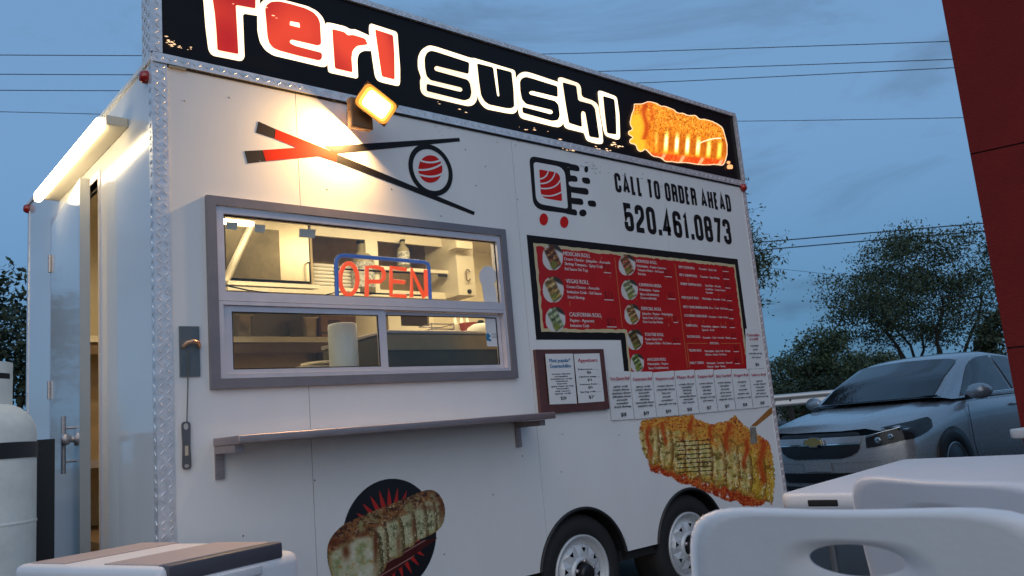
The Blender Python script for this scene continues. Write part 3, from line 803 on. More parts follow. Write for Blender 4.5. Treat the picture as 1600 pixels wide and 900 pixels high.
for a, b, c_ in (((296, 238), (285, 312), (210, 320)), ((366, 248), (340, 372), (212, 366)), ((424, 318), (378, 436), (218, 414)), ((440, 444), (340, 512), (228, 482))):
    pts = [tuple((1 - t) ** 2 * np.array(a) + 2 * t * (1 - t) * np.array(b) + t * t * np.array(c_)) for t in np.linspace(0, 1, 12)]
    vs, fs = ribbon([tuple(P(*q)[[0, 2]]) for q in z5(pts)], .0075); m.add([(v[0], -.0026, v[1]) for v in vs], [f[::-1] for f in fs])
m.parts('white_band', M_whitev, cart)

# ---- condensed lettering of the order line and the phone number
r_ = .42
GL = {'C': [[(1, .66), (1, 1, r_), (0, 1, r_), (0, 0, r_), (1, 0, r_), (1, .34)]], 'A': [[(0, 0), (.5, 1.02), (1, 0)], [(.2, .26), (.8, .26)]], 'L': [[(0, 1.07), (0, 0), (1, 0)]], 'T': [[(-.1, 1), (1.1, 1)], [(.5, 1), (.5, -.07)]],
      'O': [[(0, .5), (0, 1, r_), (1, 1, r_), (1, 0, r_), (0, 0, r_), (0, .5)]], 'R': [[(0, -.07), (0, 1), (1, 1, r_), (1, .5, r_), (0, .5)], [(.55, .5), (1, .48, .3), (1.02, -.07)]], 'D': [[(0, .5), (0, 1), (1, 1, r_), (1, 0, r_), (0, 0), (0, .5)]],
      'E': [[(1.02, 1), (0, 1), (0, 0), (1.02, 0)], [(0, .51), (.86, .51)]], 'H': [[(0, 1.07), (0, -.07)], [(1, 1.07), (1, -.07)], [(0, .5), (1, .5)]],
      '5': [[(1, 1), (.06, 1), (.0, .46), (.12, .60, .1), (1, .64, .4), (1, 0, r_), (0, 0, r_), (0, .28)]], '2': [[(0, .7), (0, 1, r_), (1, 1, r_), (1, .58, .3), (0, .2, .15), (0, 0), (1.05, 0)]], '0': [[(0, .5), (0, 1, r_), (1, 1, r_), (1, 0, r_), (0, 0, r_), (0, .5)]],
      '4': [[(.72, -.07), (.72, 1), (-.04, .22), (1.12, .22)]], '6': [[(1, .74), (1, 1, r_), (0, 1, r_), (0, 0, r_), (1, 0, r_), (1, .56, r_), (0, .56)]], '1': [[(.05, .84), (.55, .92), (.55, -.07)]], '8': [[(0, .26), (0, .52, .3), (1, .52, .3), (1, 0, .36), (0, 0, .36), (0, .26)], [(.02, .76), (.02, 1, .36), (.98, 1, .36), (.98, .52, .3), (.02, .52, .3), (.02, .76)]],
      '7': [[(-.04, 1), (1, 1), (.34, -.07)]], '3': [[(0, .74), (0, 1, r_), (1, 1, r_), (1, .53, .3), (.35, .53)], [(.35, .53), (1, .53, .3), (1, 0, r_), (0, 0, r_), (0, .28)]]}
WID = {'1': .62, 'L': .8, 'E': .82, 'T': .92, ' ': .40, '.': .34, 'A': 1.12}
def condensed(mb, s, x0, x1, z, h, st, y, gapw=.42):
    tot = sum(WID.get(c, 1) for c in s) + gapw * (len(s) - 1)
    u = (x1 - x0) / tot; x = x0
    for k, c in enumerate(s):
        wd = WID.get(c, 1) * u
        if c == '.': mb.slab([(x, z), (x + st * 1.0, z), (x + st * 1.0, z + st * 1.15), (x, z + st * 1.15)], (), y, None)
        elif c != ' ':
            iw = wd - st; ih = h - st
            for j, pth in enumerate(GL[c]):
                q = [(x + st / 2 + p[0] * iw, z + st / 2 + p[1] * ih) + ((p[2] * min(iw, ih) * 1.1,) if len(p) > 2 else ()) for p in pth]
                vs, fs = ribbon(rpath(q, 6), st)
                mb.add([(v[0], y - .00012 * j, v[1]) for v in vs], [f[::-1] for f in fs])
        x += wd + gapw * u
m = MB(); a = P(962, 300); b = P(962, 270); c_ = P(1143.3, 332)
condensed(m, 'CALL TO ORDER AHEAD', a[0], c_[0], a[2], b[2] - a[2], .0225, -.0014, .25); m.build('order_lettering', M_black, tr)['kind'] = 'stuff'
m = MB(); a = P(977, 360.6); b = P(977, 317); c_ = P(1144, 382)
condensed(m, '520.461.0873', a[0], c_[0], a[2], b[2] - a[2], .0315, -.0014, .22); m.build('phone_lettering', M_black, tr)['kind'] = 'stuff'

# scuffs below the strip and over the lettering
m = MB(); rr = random.Random(21)
for (cx_, cy_, n, sx, sy) in ((925, 262, 26, 30, 9), (990, 275, 14, 30, 8), (1035, 292, 12, 14, 10), (790, 222, 6, 30, 8), (690, 205, 6, 20, 6), (350, 120, 5, 24, 8), (1000, 385, 5, 30, 14), (860, 720, 5, 60, 50), (600, 160, 4, 30, 6)):
    for k in range(n):
        x = cx_ + rr.gauss(0, sx * .5); y = cy_ + rr.gauss(0, sy * .5) + (x - cx_) * .2; q = rr.uniform(.3, 1.1); l = rr.uniform(1.2, 3.4)
        poly_px(m, [(x - q * l, y - .1 * q), (x, y - q * .35), (x + q * l, y + .4 * q), (x, y + q * .5)], -.0019 - .00001 * k)
m.build('scuffs', mat('scuff', (.22, .21, .21), .7), tr)['kind'] = 'stuff'

# ---- menu board (print on the skin)
L_sh = lambda i: [(1.860 + i, 2.015 - i), (3.738 - i, 2.012 - i), (3.738 - i, 1.25), (2.497 + i, 1.25), (2.497 + i, 1.467 + i), (1.860 + i, 1.467 + i)]
menu = MB(); menu.slab(L_sh(0)[::-1], (), -.0010, None); menu = menu.build('menu_board', M_black, tr)
def ragged(pts, amp, step, seed):
    rr = random.Random(seed); o = []
    for i in range(len(pts)):
        a, b = np.array(pts[i]), np.array(pts[(i + 1) % len(pts)]); l = np.linalg.norm(b - a); n = max(1, int(l / step)); nrm = np.array([-(b - a)[1], (b - a)[0]]) / l
        for k in range(n): o.append(tuple(a + (b - a) * k / n + nrm * (rr.uniform(-amp, amp) if k else 0)))
    return o
m = MB(); m.slab(ragged(L_sh(.040), .002, .03, 1)[::-1], (), -.0014, None); m.build('cream_border', mat('cream_print', s2l((196, 180, 140)), .5), menu)
m = MB(); m.slab(ragged(L_sh(.058), .005, .022, 2)[::-1], (), -.0018, None); m.build('red_ground', mat('menu_red', s2l((178, 20, 20)), .42, 0, .12, 7), menu)
M_mtext = mat('menu_white', (0.62, 0.60, 0.58), .5); M_mline = mat('menu_orange', s2l((196, 110, 60)), .5); M_price = mat('menu_price', s2l((96, 16, 14)), .5)
items = [
 ('MEXICAN ROLL', 880, 399, 922, 6.2, [('Cream Cheese - Jalapeño - Avocado', 881, 406.4, 953), ('Shrimp Tempura - Spicy Crab', 882, 414, 941), ('Eel Sauce On Top', 882.4, 422, 918)], (943, 426.5, 954.5)),
 ('VEGAS ROLL', 884, 442, 920, 6.2, [('Cream Cheese - Avocado', 885, 450, 936), ('Imitation Crab - Eel Sauce', 886, 458, 939.4), ('Fried Shrimp', 887, 466.4, 913)], (944, 469, 958.5)),
 ('CALIFORNIA ROLL', 889.4, 494.4, 939.4, 6.4, [('Pepino - Aguacate', 890.4, 502.8, 928), ('Imitation Crab', 891, 510.8, 920)], (948, 511.4, 963)),
 ('HERMOSA ROLL', 994, 410, 1026, 4.8, [('Philadelphia - Pepino Camaron', 994.7, 417, 1040), ('Tempura Flakes - Eel Sauce', 995.7, 423.2, 1036.7), ('Sriracha', 996.4, 429.4, 1008.6)], (1038, 432.6, 1049.5)),
 ('CAMARON AREBA', 998, 447, 1033, 4.8, [('Philadelphia - Pepino', 999, 454.2, 1030), ('Spicy crab (adentro)', 999.6, 461, 1029), ('Camaron(Arriba)', 1000.3, 467, 1025)], (1044, 467.6, 1055)),
 ('ESPECIAL ROLL', 1001.8, 484.4, 1033, 5, [('Jalapeño - Pepino - Philadelphia', 1003, 491.6, 1050.7), ('Spicy Crab, Eel Sauce', 1003.8, 498.2, 1035.5), ('Frito Con Pan Molido', 1004.5, 504.6, 1035.5)], (1052, 504.4, 1059)),
 ('TOOTSIE ROLL', 1007, 525, 1036.7, 5, [('Pepino Spicy Crab', 1008, 531.6, 1034), ('Tempura Flakes - Eel Sauce', 1008.6, 538, 1049)], (1051, 538, 1063)),
 ('AVOCADO ROLL', 1011, 564.2, 1040.4, 4.8, [('Philadelphia - Pepino', 1011.8, 570.6, 1043.6), ('Spicy Crab(Adentro)', 1013, 577, 1043.6)], None),
 ('SPICY CRAB ROLL', 1060, 418.8, 1085, 3.8, [('Cucumber - Spicy Crab', 1092, 421.4, 1119)], (1129, 424.4, 1138)),
 ('SPICY SHRIMP ROLL', 1061, 431.2, 1089, 3.8, [('Cucumber - Spicy Shrimp', 1093.7, 433.6, 1123.5)], (1130, 436.4, 1139)),
 ('SHRIMP TEMPURA ROLL', 1063, 445.2, 1096, 3.8, [('Spicy Mayo - Avocado', 1101.5, 447.4, 1126), ('Crab Meat - Cream Cheese', 1102, 453.2, 1132.8), ('Cucumber', 1102.6, 458.4, 1113.7)], (1133, 450.4, 1141)),
 ('PHILLY JACK ROLL', 1064.8, 466.4, 1091.7, 3.8, [('Philadelphia - Avocado - Crab', 1097, 468, 1132.8)], (1135, 470.4, 1143)),
 ('SPICY CRAB DINNER BOWL', 1067.3, 481.2, 1106.4, 3.8, [('Rice - Crab - Eel Sauce', 1108, 482.6, 1137)], (1138, 484.6, 1145)),
 ('CUCUMBER CRAB SALAD', 1069, 494.8, 1104.4, 3.8, [('Cucumber - Crab - Ponzu', 1106.9, 496.4, 1137)], (1139, 498.4, 1146)),
 ('YUMMY ROLL', 1071, 510.4, 1089.8, 3.8, [('Philadelphia - Jalapeno - Shrimp', 1095.9, 511.4, 1134.5), ('Spinach - Krab', 1096.6, 517, 1115.7)], (1140, 512.4, 1148)),
 ('TUCSON ROLL', 1072.7, 527.8, 1094, 3.8, [('Cucumber - Crab - Avocado - Shrimp', 1097.8, 529, 1141)], (1143, 529.4, 1150)),
 ('SPECIAL', 1108.8, 538, 1123, 3.4, [], None),
 ('TIGUER ROLL', 1075.8, 549.4, 1095.9, 3.8, [('Philadelphia - Spicy Crab - Shrimp', 1100.8, 550.2, 1140.6), ('Chicken - Bacon - Eel Sauce', 1101.5, 555.6, 1134.5)], (1146, 550, 1154)),
 ('MAR Y TIERRA', 1078, 569, 1099.5, 3.8, [('Philadelphia - Cucumber - Avocado', 1104, 569, 1144), ('Chicken - Steak - Shrimp', 1104.6, 574.4, 1133)], (1148, 569, 1156)),
]
ul = MB(); pr = MB()
for (hd, x0, y0, x1, hh, sub, und) in items:
    m = MB(); px_text(m, hd, x0, y0, x1, hh, -.0023)
    vs = list(m.v)
    m.v = m.v + [(v[0] + .0016, v[1] - .0001, v[2]) for v in vs]; n0 = len(vs); m.f = m.f + [tuple(i + n0 for i in f) for f in m.f]; m.sm = m.sm * 2
    nv0, nf0 = len(m.v), len(m.f)
    for (s, a, b, c_) in sub: px_text(m, s, a, b, c_, hh * .74 if hh > 4 else hh * .82, -.0023)
    vs = m.v[nv0:]; fs = m.f[nf0:]; kk = len(vs)
    m.v += [(v[0] + .0014, v[1] - .0001, v[2]) for v in vs]; m.f += [tuple(i + kk for i in f) for f in fs]; m.sm += [False] * len(fs)
    m.build('menu_lettering', M_mtext, menu)['kind'] = 'stuff'
    if und:
        a = P(und[0], und[1]); xr = colx(und[2], a[2]); ul.slab([(a[0], a[2]), (xr, a[2]), (xr, a[2] + .0045), (a[0], a[2] + .0045)], (), -.0023, None)
        k = .026 if hh > 5.5 else .02
        put_text(pr, random.choice(['$12', '$13', '$15', '$11']), a[0] + .004, xr - .004, a[2] + .012, k * 1.5, -.0022)
ul.build('price_rules', M_mtext, menu)['kind'] = 'stuff'; pr.build('prices', M_price, menu)['kind'] = 'stuff'
m = MB()
for (a, b) in (((960, 402), (971.5, 512)), ((1054, 412), (1077.5, 574)), ((1072.5, 537), (1078, 575)), ((1156.5, 538), (1159.4, 569))):
    q0, q1 = P(*a), P(*b); m.slab([(q0[0] - .0025, q1[2]), (q0[0] + .0025, q1[2]), (q0[0] + .0025, q0[2]), (q0[0] - .0025, q0[2])], (), -.0023, None)
q0 = P(1072.5, 536.6)
for (xa, xb) in ((q0[0], P(1105, 537)[0]), (P(1126, 537)[0], P(1156.5, 537)[0])): m.slab([(xa, q0[2] - .002), (xb, q0[2] - .002), (xb, q0[2] + .002), (xa, q0[2] + .002)], (), -.0023, None)
rr = random.Random(9)
for k in range(46):
    x = rr.uniform(1.95, 3.66); z = rr.uniform(1.55, 1.93); s = rr.uniform(.002, .005); l = rr.uniform(1, 4)
    m.slab([(x - s, z - s * l), (x + s * .3, z - s * l), (x + s, z + s * l), (x - s * .2, z + s * l)], (), -.00232, None)
m.build('menu_rules', M_mline, menu)['kind'] = 'stuff'
M_photo = vcol_mat('menu_photo', .4)
def dish(cx, cy, rx, ry, seed, pal):
    def f(X, Y):
        u = (X - cx) / rx; v = (Y - cy) / ry; mask = u * u + v * v < 1
        n1 = noise2(X / 3.2, Y / 3.2, seed, 3); n2 = noise2(X / 1.6 + 9, Y / 1.6, seed + 3, 2)
        c = np.zeros(X.shape + (3,)) + np.array([205, 200, 196.])
        c = mixc(c, (60, 52, 44), (-.62 - v + .4 * u) * 8)
        dd = np.abs((u * .55 - v * .5) * 1.1 + .05 - .0); al = (u * .5 + v * .62)
        roll = np.clip((.52 - np.abs(u * .86 - v * .5)) * 8, 0, 1) * np.clip((.92 - np.abs(u * .5 + v * .86)) * 8, 0, 1)
        rc = mixc(np.zeros(X.shape + (3,)) + np.array(pal[0], float), pal[1], (n1 - .45) * 4); rc = mixc(rc, pal[2], (n2 - .55) * 4)
        rc = rc * (0.62 + .55 * (np.sin((u * .5 + v * .86) * 13) * .5 + .5))[..., None]
        c = c * (1 - roll[..., None]) + rc * roll[..., None]
        g_ = np.clip((.38 - np.hypot(u - .1, (v - .55) * 1.0)) * 8, 0, 1)
        c = mixc(c, (120, 128, 50), g_ * n1 * 1.4)
        return c, mask
    return f
pals = [((120, 70, 40), (70, 34, 22), (190, 150, 100)), ((170, 140, 80), (110, 70, 30), (210, 190, 140)), ((150, 160, 120), (90, 100, 60), (200, 205, 180)), ((140, 90, 60), (150, 50, 30), (200, 180, 150)), ((150, 150, 110), (100, 110, 60), (205, 205, 180)), ((160, 120, 70), (110, 60, 30), (210, 190, 150)), ((100, 76, 40), (60, 60, 30), (150, 130, 80)), ((110, 130, 60), (70, 90, 40), (190, 190, 160))]
for k, (cx_, cy_, rx, ry) in enumerate([(863.6, 402, 16.5, 21), (864.4, 452.4, 16.8, 21), (868, 499, 16, 20), (979.8, 414, 13.6, 17), (983.7, 452.6, 13.4, 16.5), (988, 491, 12.6, 16.5), (992, 530.8, 13, 16.5), (995.7, 567, 11, 15)]):
    paint('dish_photo', cx_ - rx, cy_ - ry, cx_ + rx, cy_ + ry, 44, 44, dish(cx_, cy_, rx, ry, k * 5 + 2, pals[k]), -.0024, menu, M_photo)

# ---- large sushi tray print by the wheels
tp = chaikin(z3([(165, 118), (250, 100), (340, 95), (430, 85), (440, 112), (480, 118), (520, 140), (560, 125), (600, 120), (625, 100), (640, 88), (665, 125), (690, 145), (740, 175), (780, 205), (810, 225), (830, 300), (842, 400), (835, 500), (822, 552), (800, 520), (770, 548), (740, 555), (700, 548), (680, 558), (650, 520), (625, 530), (590, 522), (520, 490), (450, 465), (420, 445), (370, 440), (320, 410), (260, 388), (215, 380), (195, 320), (165, 250), (152, 180)], 950, 620, 3.2133), .25, 3, 1)
stick_p = z3([(822, 48), (832, 78), (742, 150), (715, 150)], 950, 620, 3.2133)
fer_p = z3([(712, 150), (744, 152), (750, 232), (716, 240)], 950, 620, 3.2133)
def slice_px(c, X, Y, cx, cy, rx, ry, tilt, seed, pal):
    """one cut roll seen at an angle: crumb coat, rice ring, filling; pal = coat, rice, filling, dark"""
    u = (X - cx) * math.cos(tilt) + (Y - cy) * math.sin(tilt); v = -(X - cx) * math.sin(tilt) + (Y - cy) * math.cos(tilt)
    n1 = noise2(X / 9 + seed, Y / 9, seed, 3); n2 = noise2(X / 22, Y / 22 + seed, seed + 2, 3)
    r = (np.abs(u / rx) ** 2.6 + np.abs(v / ry) ** 2.6) ** (1 / 2.6) + (n2 - .5) * .18
    m_ = r < 1
    k = mixc(np.zeros(X.shape + (3,)) + np.array(pal[0], float), [q * .62 for q in pal[0]], (n1 - .5) * 3)
    k = mixc(k, pal[1], np.clip((.80 - r) * 9, 0, 1) * (.55 + n1 * .6))
    k = mixc(k, [q * .8 for q in pal[1]], np.clip((n1 - .6) * 7, 0, 1) * (r < .8))
    k = mixc(k, pal[2], np.clip((.40 - np.abs(u / rx) + (n2 - .5) * .7) * 4, 0, 1) * (r < .84) * (.35 + n1 * .5))
    k = mixc(k, pal[3], np.clip((n2 - .56) * 7, 0, 1) * (r < .62) * .7)
    k = mixc(k, [q * .55 for q in pal[0]], np.clip((u / rx - .45) * 3, 0, 1) * .7)
    k = mixc(k, [q * .8 for q in pal[3]], np.exp(-((r - 1.0) / .09) ** 2) * (.35 + .6 * n2))
    k = mixc(k, (252, 244, 214), np.clip((noise2(X / 6 + 3, Y / 14, seed + 7, 2) - .68) * 8, 0, 1) * .8)
    c[m_] = k[m_]
def tray(X, Y):
    ins = inpoly(X, Y, tp)
    zx = (X - 950) * 3.2133; zy = (Y - 620) * 3.2133
    n1 = noise2(zx / 20, zy / 24, 3); n2 = noise2(zx / 7, zy / 7, 8); n3 = noise2(zx / 45, zy / 30, 12, 2)
    t = (zx - 152) / 690.
    bot = 318 + t * 215; top = 100 + t * 110
    v = (zy - top) / (bot - top)
    c = mixc(np.zeros(X.shape + (3,)) + np.array([198, 142, 58.]), (120, 74, 20), (n1 - .45) * 3)
    sau = np.clip((v - .96 + (n3 - .5) * .16) * 12, 0, 1)
    sc = mixc(np.zeros(X.shape + (3,)) + np.array([150, 44, 18.]), (216, 98, 44), (n2 - .42) * 4); sc = mixc(sc, (232, 224, 214), np.clip((n1 - .66) * 9, 0, 1))
    c = c * (1 - sau[..., None]) + sc * sau[..., None]
    pal = ((206, 160, 66), (232, 214, 150), (158, 150, 70), (92, 76, 30))
    for k, (x, y, rx, ry) in enumerate([(812, 400, 34, 130), (752, 380, 44, 134), (684, 362, 42, 132), (620, 344, 44, 130), (552, 322, 44, 134), (486, 304, 42, 130), (420, 286, 42, 130), (352, 266, 40, 126), (286, 246, 42, 122), (220, 226, 40, 116), (178, 214, 26, 96)]):
        slice_px(c, zx, zy, x, y, rx, ry, -.07, k * 3 + 1, pal if k not in (0, 1) else ((206, 170, 50), (214, 178, 74), (190, 150, 40), (120, 80, 20)))
    crust = np.clip((.36 - v + (n3 - .5) * .55) * 5, 0, 1) * np.clip((n1 - .22) * 5, 0, 1)
    cc = mixc(np.zeros(X.shape + (3,)) + np.array([226, 168, 66.]), (190, 70, 22), (n2 - .46) * 4); cc = mixc(cc, (250, 214, 128), (n1 - .58) * 5); cc = mixc(cc, (140, 46, 12), np.clip((n1 - .63) * 8, 0, 1))
    c = c * (1 - crust[..., None] * .92) + cc * crust[..., None] * .92
    cr = np.clip((noise2(zx / 5, zy / 5, 61, 2) - .62) * 9, 0, 1) * np.clip((noise2(zx / 38, zy / 38, 64, 2) - .42) * 5, 0, 1); c = mixc(c, (238, 176, 72), cr * .8)
    cr = np.clip((noise2(zx / 6 + 70, zy / 6, 63, 2) - .64) * 9, 0, 1); c = mixc(c, (150, 62, 16), cr * .6)
    for (x, w_, y0, y1) in ((205, 13, 130, 330), (282, 10, 120, 260), (420, 12, 100, 200), (520, 10, 130, 240), (600, 14, 120, 300), (690, 13, 200, 380), (772, 17, 200, 460)):
        dr = np.exp(-((zx - x - 9 * np.sin(zy / 28 + x)) / w_) ** 2) * np.clip((zy - y0) / 20, 0, 1) * np.clip((y1 - zy) / 40, 0, 1); c = mixc(c, (182, 62, 20), dr * .85)
    gx = (zx > 340 + (zy - 225) * .08) & (zx < 516 + (zy - 225) * .06); gl = np.abs(((zy - 226 + (zx - 344) * .06) / 22.0) % 1 - .5) > .39
    gl &= gx & (zy > 205) & (zy < 394)
    c[gl] = c[gl] * .16
    st = inpoly(X, Y, stick_p); fe = inpoly(X, Y, fer_p)
    c[st] = (np.array([150, 100, 50.]) + (n2[st] * 50 - 25)[:, None]); c[fe] = (np.array([120, 118, 108.]) + (n2[fe] * 80 - 40)[:, None])
    edge = edged(X, Y, tp); jag = ins & ((edge > 1.6) | (noise2(X / 1.8, Y / 1.8, 40, 2) > .42))
    return c, jag | st | fe
paint('sushi_tray_print', 996, 632, 1216, 796, 330, 250, tray, -.0012, tr, vcol_mat('vinyl_photo', .35))

# ---- round emblem with a sushi roll across it
ec, er = (0.938, 0.640), 0.231
roll_p = chaikin(z3([(115, 650), (150, 560), (240, 460), (350, 405), (450, 360), (600, 300), (750, 240), (850, 200), (950, 155), (1030, 135), (1100, 170), (1150, 260), (1162, 350), (1140, 450), (1080, 510), (1000, 555), (900, 590), (880, 640), (800, 655), (790, 730), (650, 760), (630, 850), (560, 900), (540, 1040), (220, 1060), (170, 960), (150, 880), (120, 780)], 490, 740, 5.626), .25, 6, 2)
sau_p = z3([(600, 780), (800, 660), (900, 600), (1095, 562), (1060, 590), (960, 660), (860, 740), (740, 850), (640, 930), (520, 980)], 490, 740, 5.626)
def emblem(X, Y):
    D = FW[None, None] + ((X - 800) / FPX)[..., None] * RT - ((Y - 450) / FPX)[..., None] * UP
    T = -CAM[1] / D[..., 1]; px = CAM[0] + D[..., 0] * T; pz = CAM[2] + D[..., 2] * T
    dx = (px - ec[0]) / er; dz = (pz - ec[1]) / er; rr_ = np.hypot(dx, dz); th = np.arctan2(dz, dx)
    disc = rr_ < 1; roll = inpoly(X, Y, roll_p); sau = inpoly(X, Y, sau_p) & ~roll
    c = np.zeros(X.shape + (3,)) + np.array([22, 20, 24.])
    sp = np.abs(((th / (2 * math.pi) * 26) % 1) - .5) * 2
    ray_ = sp < np.clip((.84 - rr_) / .42, 0, 1)
    c[ray_ & disc] = (176, 34, 26)
    zx = (X - 490) * 5.626; zy = (Y - 740) * 5.626
    n1 = noise2(zx / 70, zy / 70, 4); n2 = noise2(zx / 24, zy / 24, 6); n3 = noise2(zx / 10, zy / 10, 9, 2)
    c[sau] = mixc(np.zeros(X.shape + (3,)) + np.array([70, 18, 14.]), (190, 150, 140), (np.sin(zx / 22 + zy / 13) - .86) * 6)[sau]
    # slices one behind the other; brown glaze runs over the tops
    top = 640 - (zx - 115) * .52 + np.clip((zx - 1000) / 150, 0, 1) ** 2 * 180
    rc = mixc(np.zeros(X.shape + (3,)) + np.array([150, 124, 74.]), (84, 60, 30), (n2 - .4) * 3)
    pal = ((160, 128, 74), (190, 188, 148), (168, 172, 132), (72, 74, 46))
    for k, (x, y, rx, ry, tl_) in enumerate([(1095, 330, 62, 185, -.12), (1020, 370, 66, 190, -.12), (930, 420, 78, 200, -.12), (820, 470, 84, 205, -.10), (700, 560, 100, 215, -.08), (575, 640, 90, 240, -.05), (365, 760, 250, 320, .06)]):
        slice_px(rc, zx, zy, x, y, rx, ry, tl_, 50 + 5 * k, pal)
    face = np.clip((1 - np.hypot((zx - 365) / 235, (zy - 790) / 290)) * 5, 0, 1)
    fc = mixc(np.zeros(X.shape + (3,)) + np.array([188, 184, 150.]), (138, 146, 96), (.5 - n1) * 4); fc = mixc(fc, (208, 206, 190), (n1 - .52) * 4); fc = mixc(fc, (176, 120, 52), np.clip((n2 - .64) * 7, 0, 1))
    rc = rc * (1 - face[..., None]) + fc * face[..., None]
    glaze = np.clip((top + 92 + 110 * (n1 - .5) - zy) / 40, 0, 1)
    gc = mixc(np.zeros(X.shape + (3,)) + np.array([136, 82, 40.]), (62, 24, 14), (n2 - .42) * 5); gc = mixc(gc, (214, 190, 150), (n3 - .66) * 7); gc = mixc(gc, (150, 146, 100), np.clip((n1 - .58) * 6, 0, 1))
    rc = rc * (1 - .85 * glaze[..., None]) + gc * .85 * glaze[..., None]
    for (x, y, sx, sy, a_) in ((545, 640, 20, 190, .85), (180, 600, 66, 44, .9), (285, 690, 34, 62, .9), (300, 560, 26, 60, .6), (440, 530, 60, 30, .7), (745, 620, 18, 110, .6), (880, 470, 22, 90, .6), (1120, 330, 24, 130, .7), (1000, 300, 80, 24, .6)):
        rc = mixc(rc, (100, 44, 18), np.exp(-(((zx - x) / sx) ** 2 + ((zy - y) / sy) ** 2)) * a_)
    c[roll] = rc[roll]
    return c, disc | roll | sau
paint('round_emblem', 506, 742, 704, 945, 300, 300, emblem, -.0012, tr, vcol_mat('emblem_print', .35))

# ---- serving window
win = MB()
tz = .036
win.slab([(WX0, WZ0), (WX1, WZ0), (WX1, WZ1), (WX0, WZ1)], [[(WX0 + tz, WZ0 + tz), (WX0 + tz, WZ1 - tz), (WX1 - tz, WZ1 - tz), (WX1 - tz, WZ0 + tz)]], -.022, .0 - .0005)
win = win.build('serving_window', M_trim, tr)
m = MB(); e = .002
ix0, ix1, iz0, iz1 = WX0 + tz + e, WX1 - tz - e, WZ0 + tz + e, WZ1 - tz - e
MZ = 1.612
m.slab([(ix0, MZ), (ix1, MZ), (ix1, iz1), (ix0, iz1)], [[(.256, 1.648), (.256, 1.958), (1.640, 1.958), (1.640, 1.648)]], -.014, .034)
m.build('upper_frame', M_alu, win)
m = MB()
m.slab([(ix0, iz0), (ix1, iz0), (ix1, MZ - .002), (ix0, MZ - .002)], [[(ix0 + .018, iz0 + .014), (ix0 + .018, MZ - .016), (ix1 - .018, MZ - .016), (ix1 - .018, iz0 + .014)]], -.016, .034)
m.build('lower_frame', M_alu, win)
def sash(x0, x1, z0, z1, gx0, gx1, gz0, gz1, y0):
    m = MB(); m.slab([(x0, z0), (x1, z0), (x1, z1), (x0, z1)], [[(gx0, gz0), (gx0, gz1), (gx1, gz1), (gx1, gz0)]], y0, y0 + .016); s = m.build('sash', M_alu, win)
    m = MB(); m.box((gx0 - .006, y0 + .006, gz0 - .006), (gx1 + .006, y0 + .010, gz1 + .006)); m.build('pane', M_glass, s)
    m = MB(); m.slab([(gx0 - .001, gz0 - .001), (gx1 + .001, gz0 - .001), (gx1 + .001, gz1 + .001), (gx0 - .001, gz1 + .001)], [[(gx0 + .004, gz0 + .004), (gx0 + .004, gz1 - .004), (gx1 - .004, gz1 - .004), (gx1 - .004, gz0 + .004)]], y0 + .001, y0 + .005); m.build('gasket', M_dark, s)
    return s
sash(ix0 + .020, .972, iz0 + .016, MZ - .018, .280, .934, 1.347, 1.572, -.006)
sash(.945, ix1 - .020, iz0 + .017, MZ - .019, .980, 1.622, 1.346, 1.578, .014)
m = MB(); m.box((.250, .008, 1.642), (1.646, .012, 1.964)); m.build('upper_pane', M_glass, win)
m = MB(); m.slab([(.255, 1.647), (1.641, 1.647), (1.641, 1.959), (.255, 1.959)], [[(.260, 1.652), (.260, 1.954), (1.636, 1.954), (1.636, 1.652)]], .002, .006); m.build('gasket', M_dark, win)
# stickers and tape on the glass
m = MB(); poly_px(m, ell(763.5, 432, 13.5, 17, 30), .0065, .0); poly_px(m, [(754, 443), (775, 446), (780, 478), (758, 476)], .0068, .0); m.build('white_sticker', mat('sticker_white', (.66, .66, .68), .5), win)
st = MB(); q0, q1 = P(758, 492.5, .014), P(783.6, 541, .014)
st.slab(rpoly([(q0[0], q1[2], .008), (q1[0], q1[2], .008), (q1[0], q0[2]), (q0[0], q0[2])]), (), .0188, None)
st = st.build('white_sticker', mat('sticker_white', (.66, .66, .68), .5), win)
m = MB(); a = P(761, 532, .014); m.slab([(a[0], a[2]), (a[0] + .03, a[2] - .004), (a[0] + .03, a[2] + .006), (a[0] + .016, a[2] + .012), (a[0] + .03, a[2] + .022), (a[0] + .012, a[2] + .04), (a[0], a[2] + .026)], (), .0184, None); m.build('sticker_mark', mat('teal_ink', s2l((30, 120, 160)), .5), st)
m = MB(); put_text(m, 'ACCEPTED', a[0] + .036, a[0] + .085, a[2] + .026, .009, .0184); put_text(m, 'PAYMENTS', a[0] + .036, a[0] + .085, a[2] + .012, .009, .0184); m.build('sticker_lettering', M_ink, st)
for (x0, y0, x1, y1) in ((356, 345, 374, 358), (400.5, 349, 417, 362.5), (470, 356, 496, 371)):
    m = MB(); poly_px(m, [(x0, y0), (x1, y0 + 1.5), (x1 - 1.5, y1), (x0 - .5, y1 - 1.5)], .0140, .0); m.build('tape', mat('tape', (.60, .55, .50), .6), win)

# ---- shelf under the window
SX0, SX1, SZ = .196, 1.722, 1.094
M_shelf = mat('shelf_steel', (0.40, 0.32, 0.31), 0.42, 0.75, 0.18, 10, stretch=(1, 12, 12))
m = MB(); m.bbox((SX0, -.238, SZ - .030), (SX1, -.002, SZ), .004); shelf = m.build('counter_shelf', M_shelf, tr)
for x in (SX0 + .004, SX1 - .06):
    m = MB(); m.box((x, -.012, SZ - .150), (x + .032, -.002, SZ - .031)); m.box((x, -.19, SZ - .058), (x + .032, -.0125, SZ - .0315)); m.build('bracket', M_shelf, shelf)

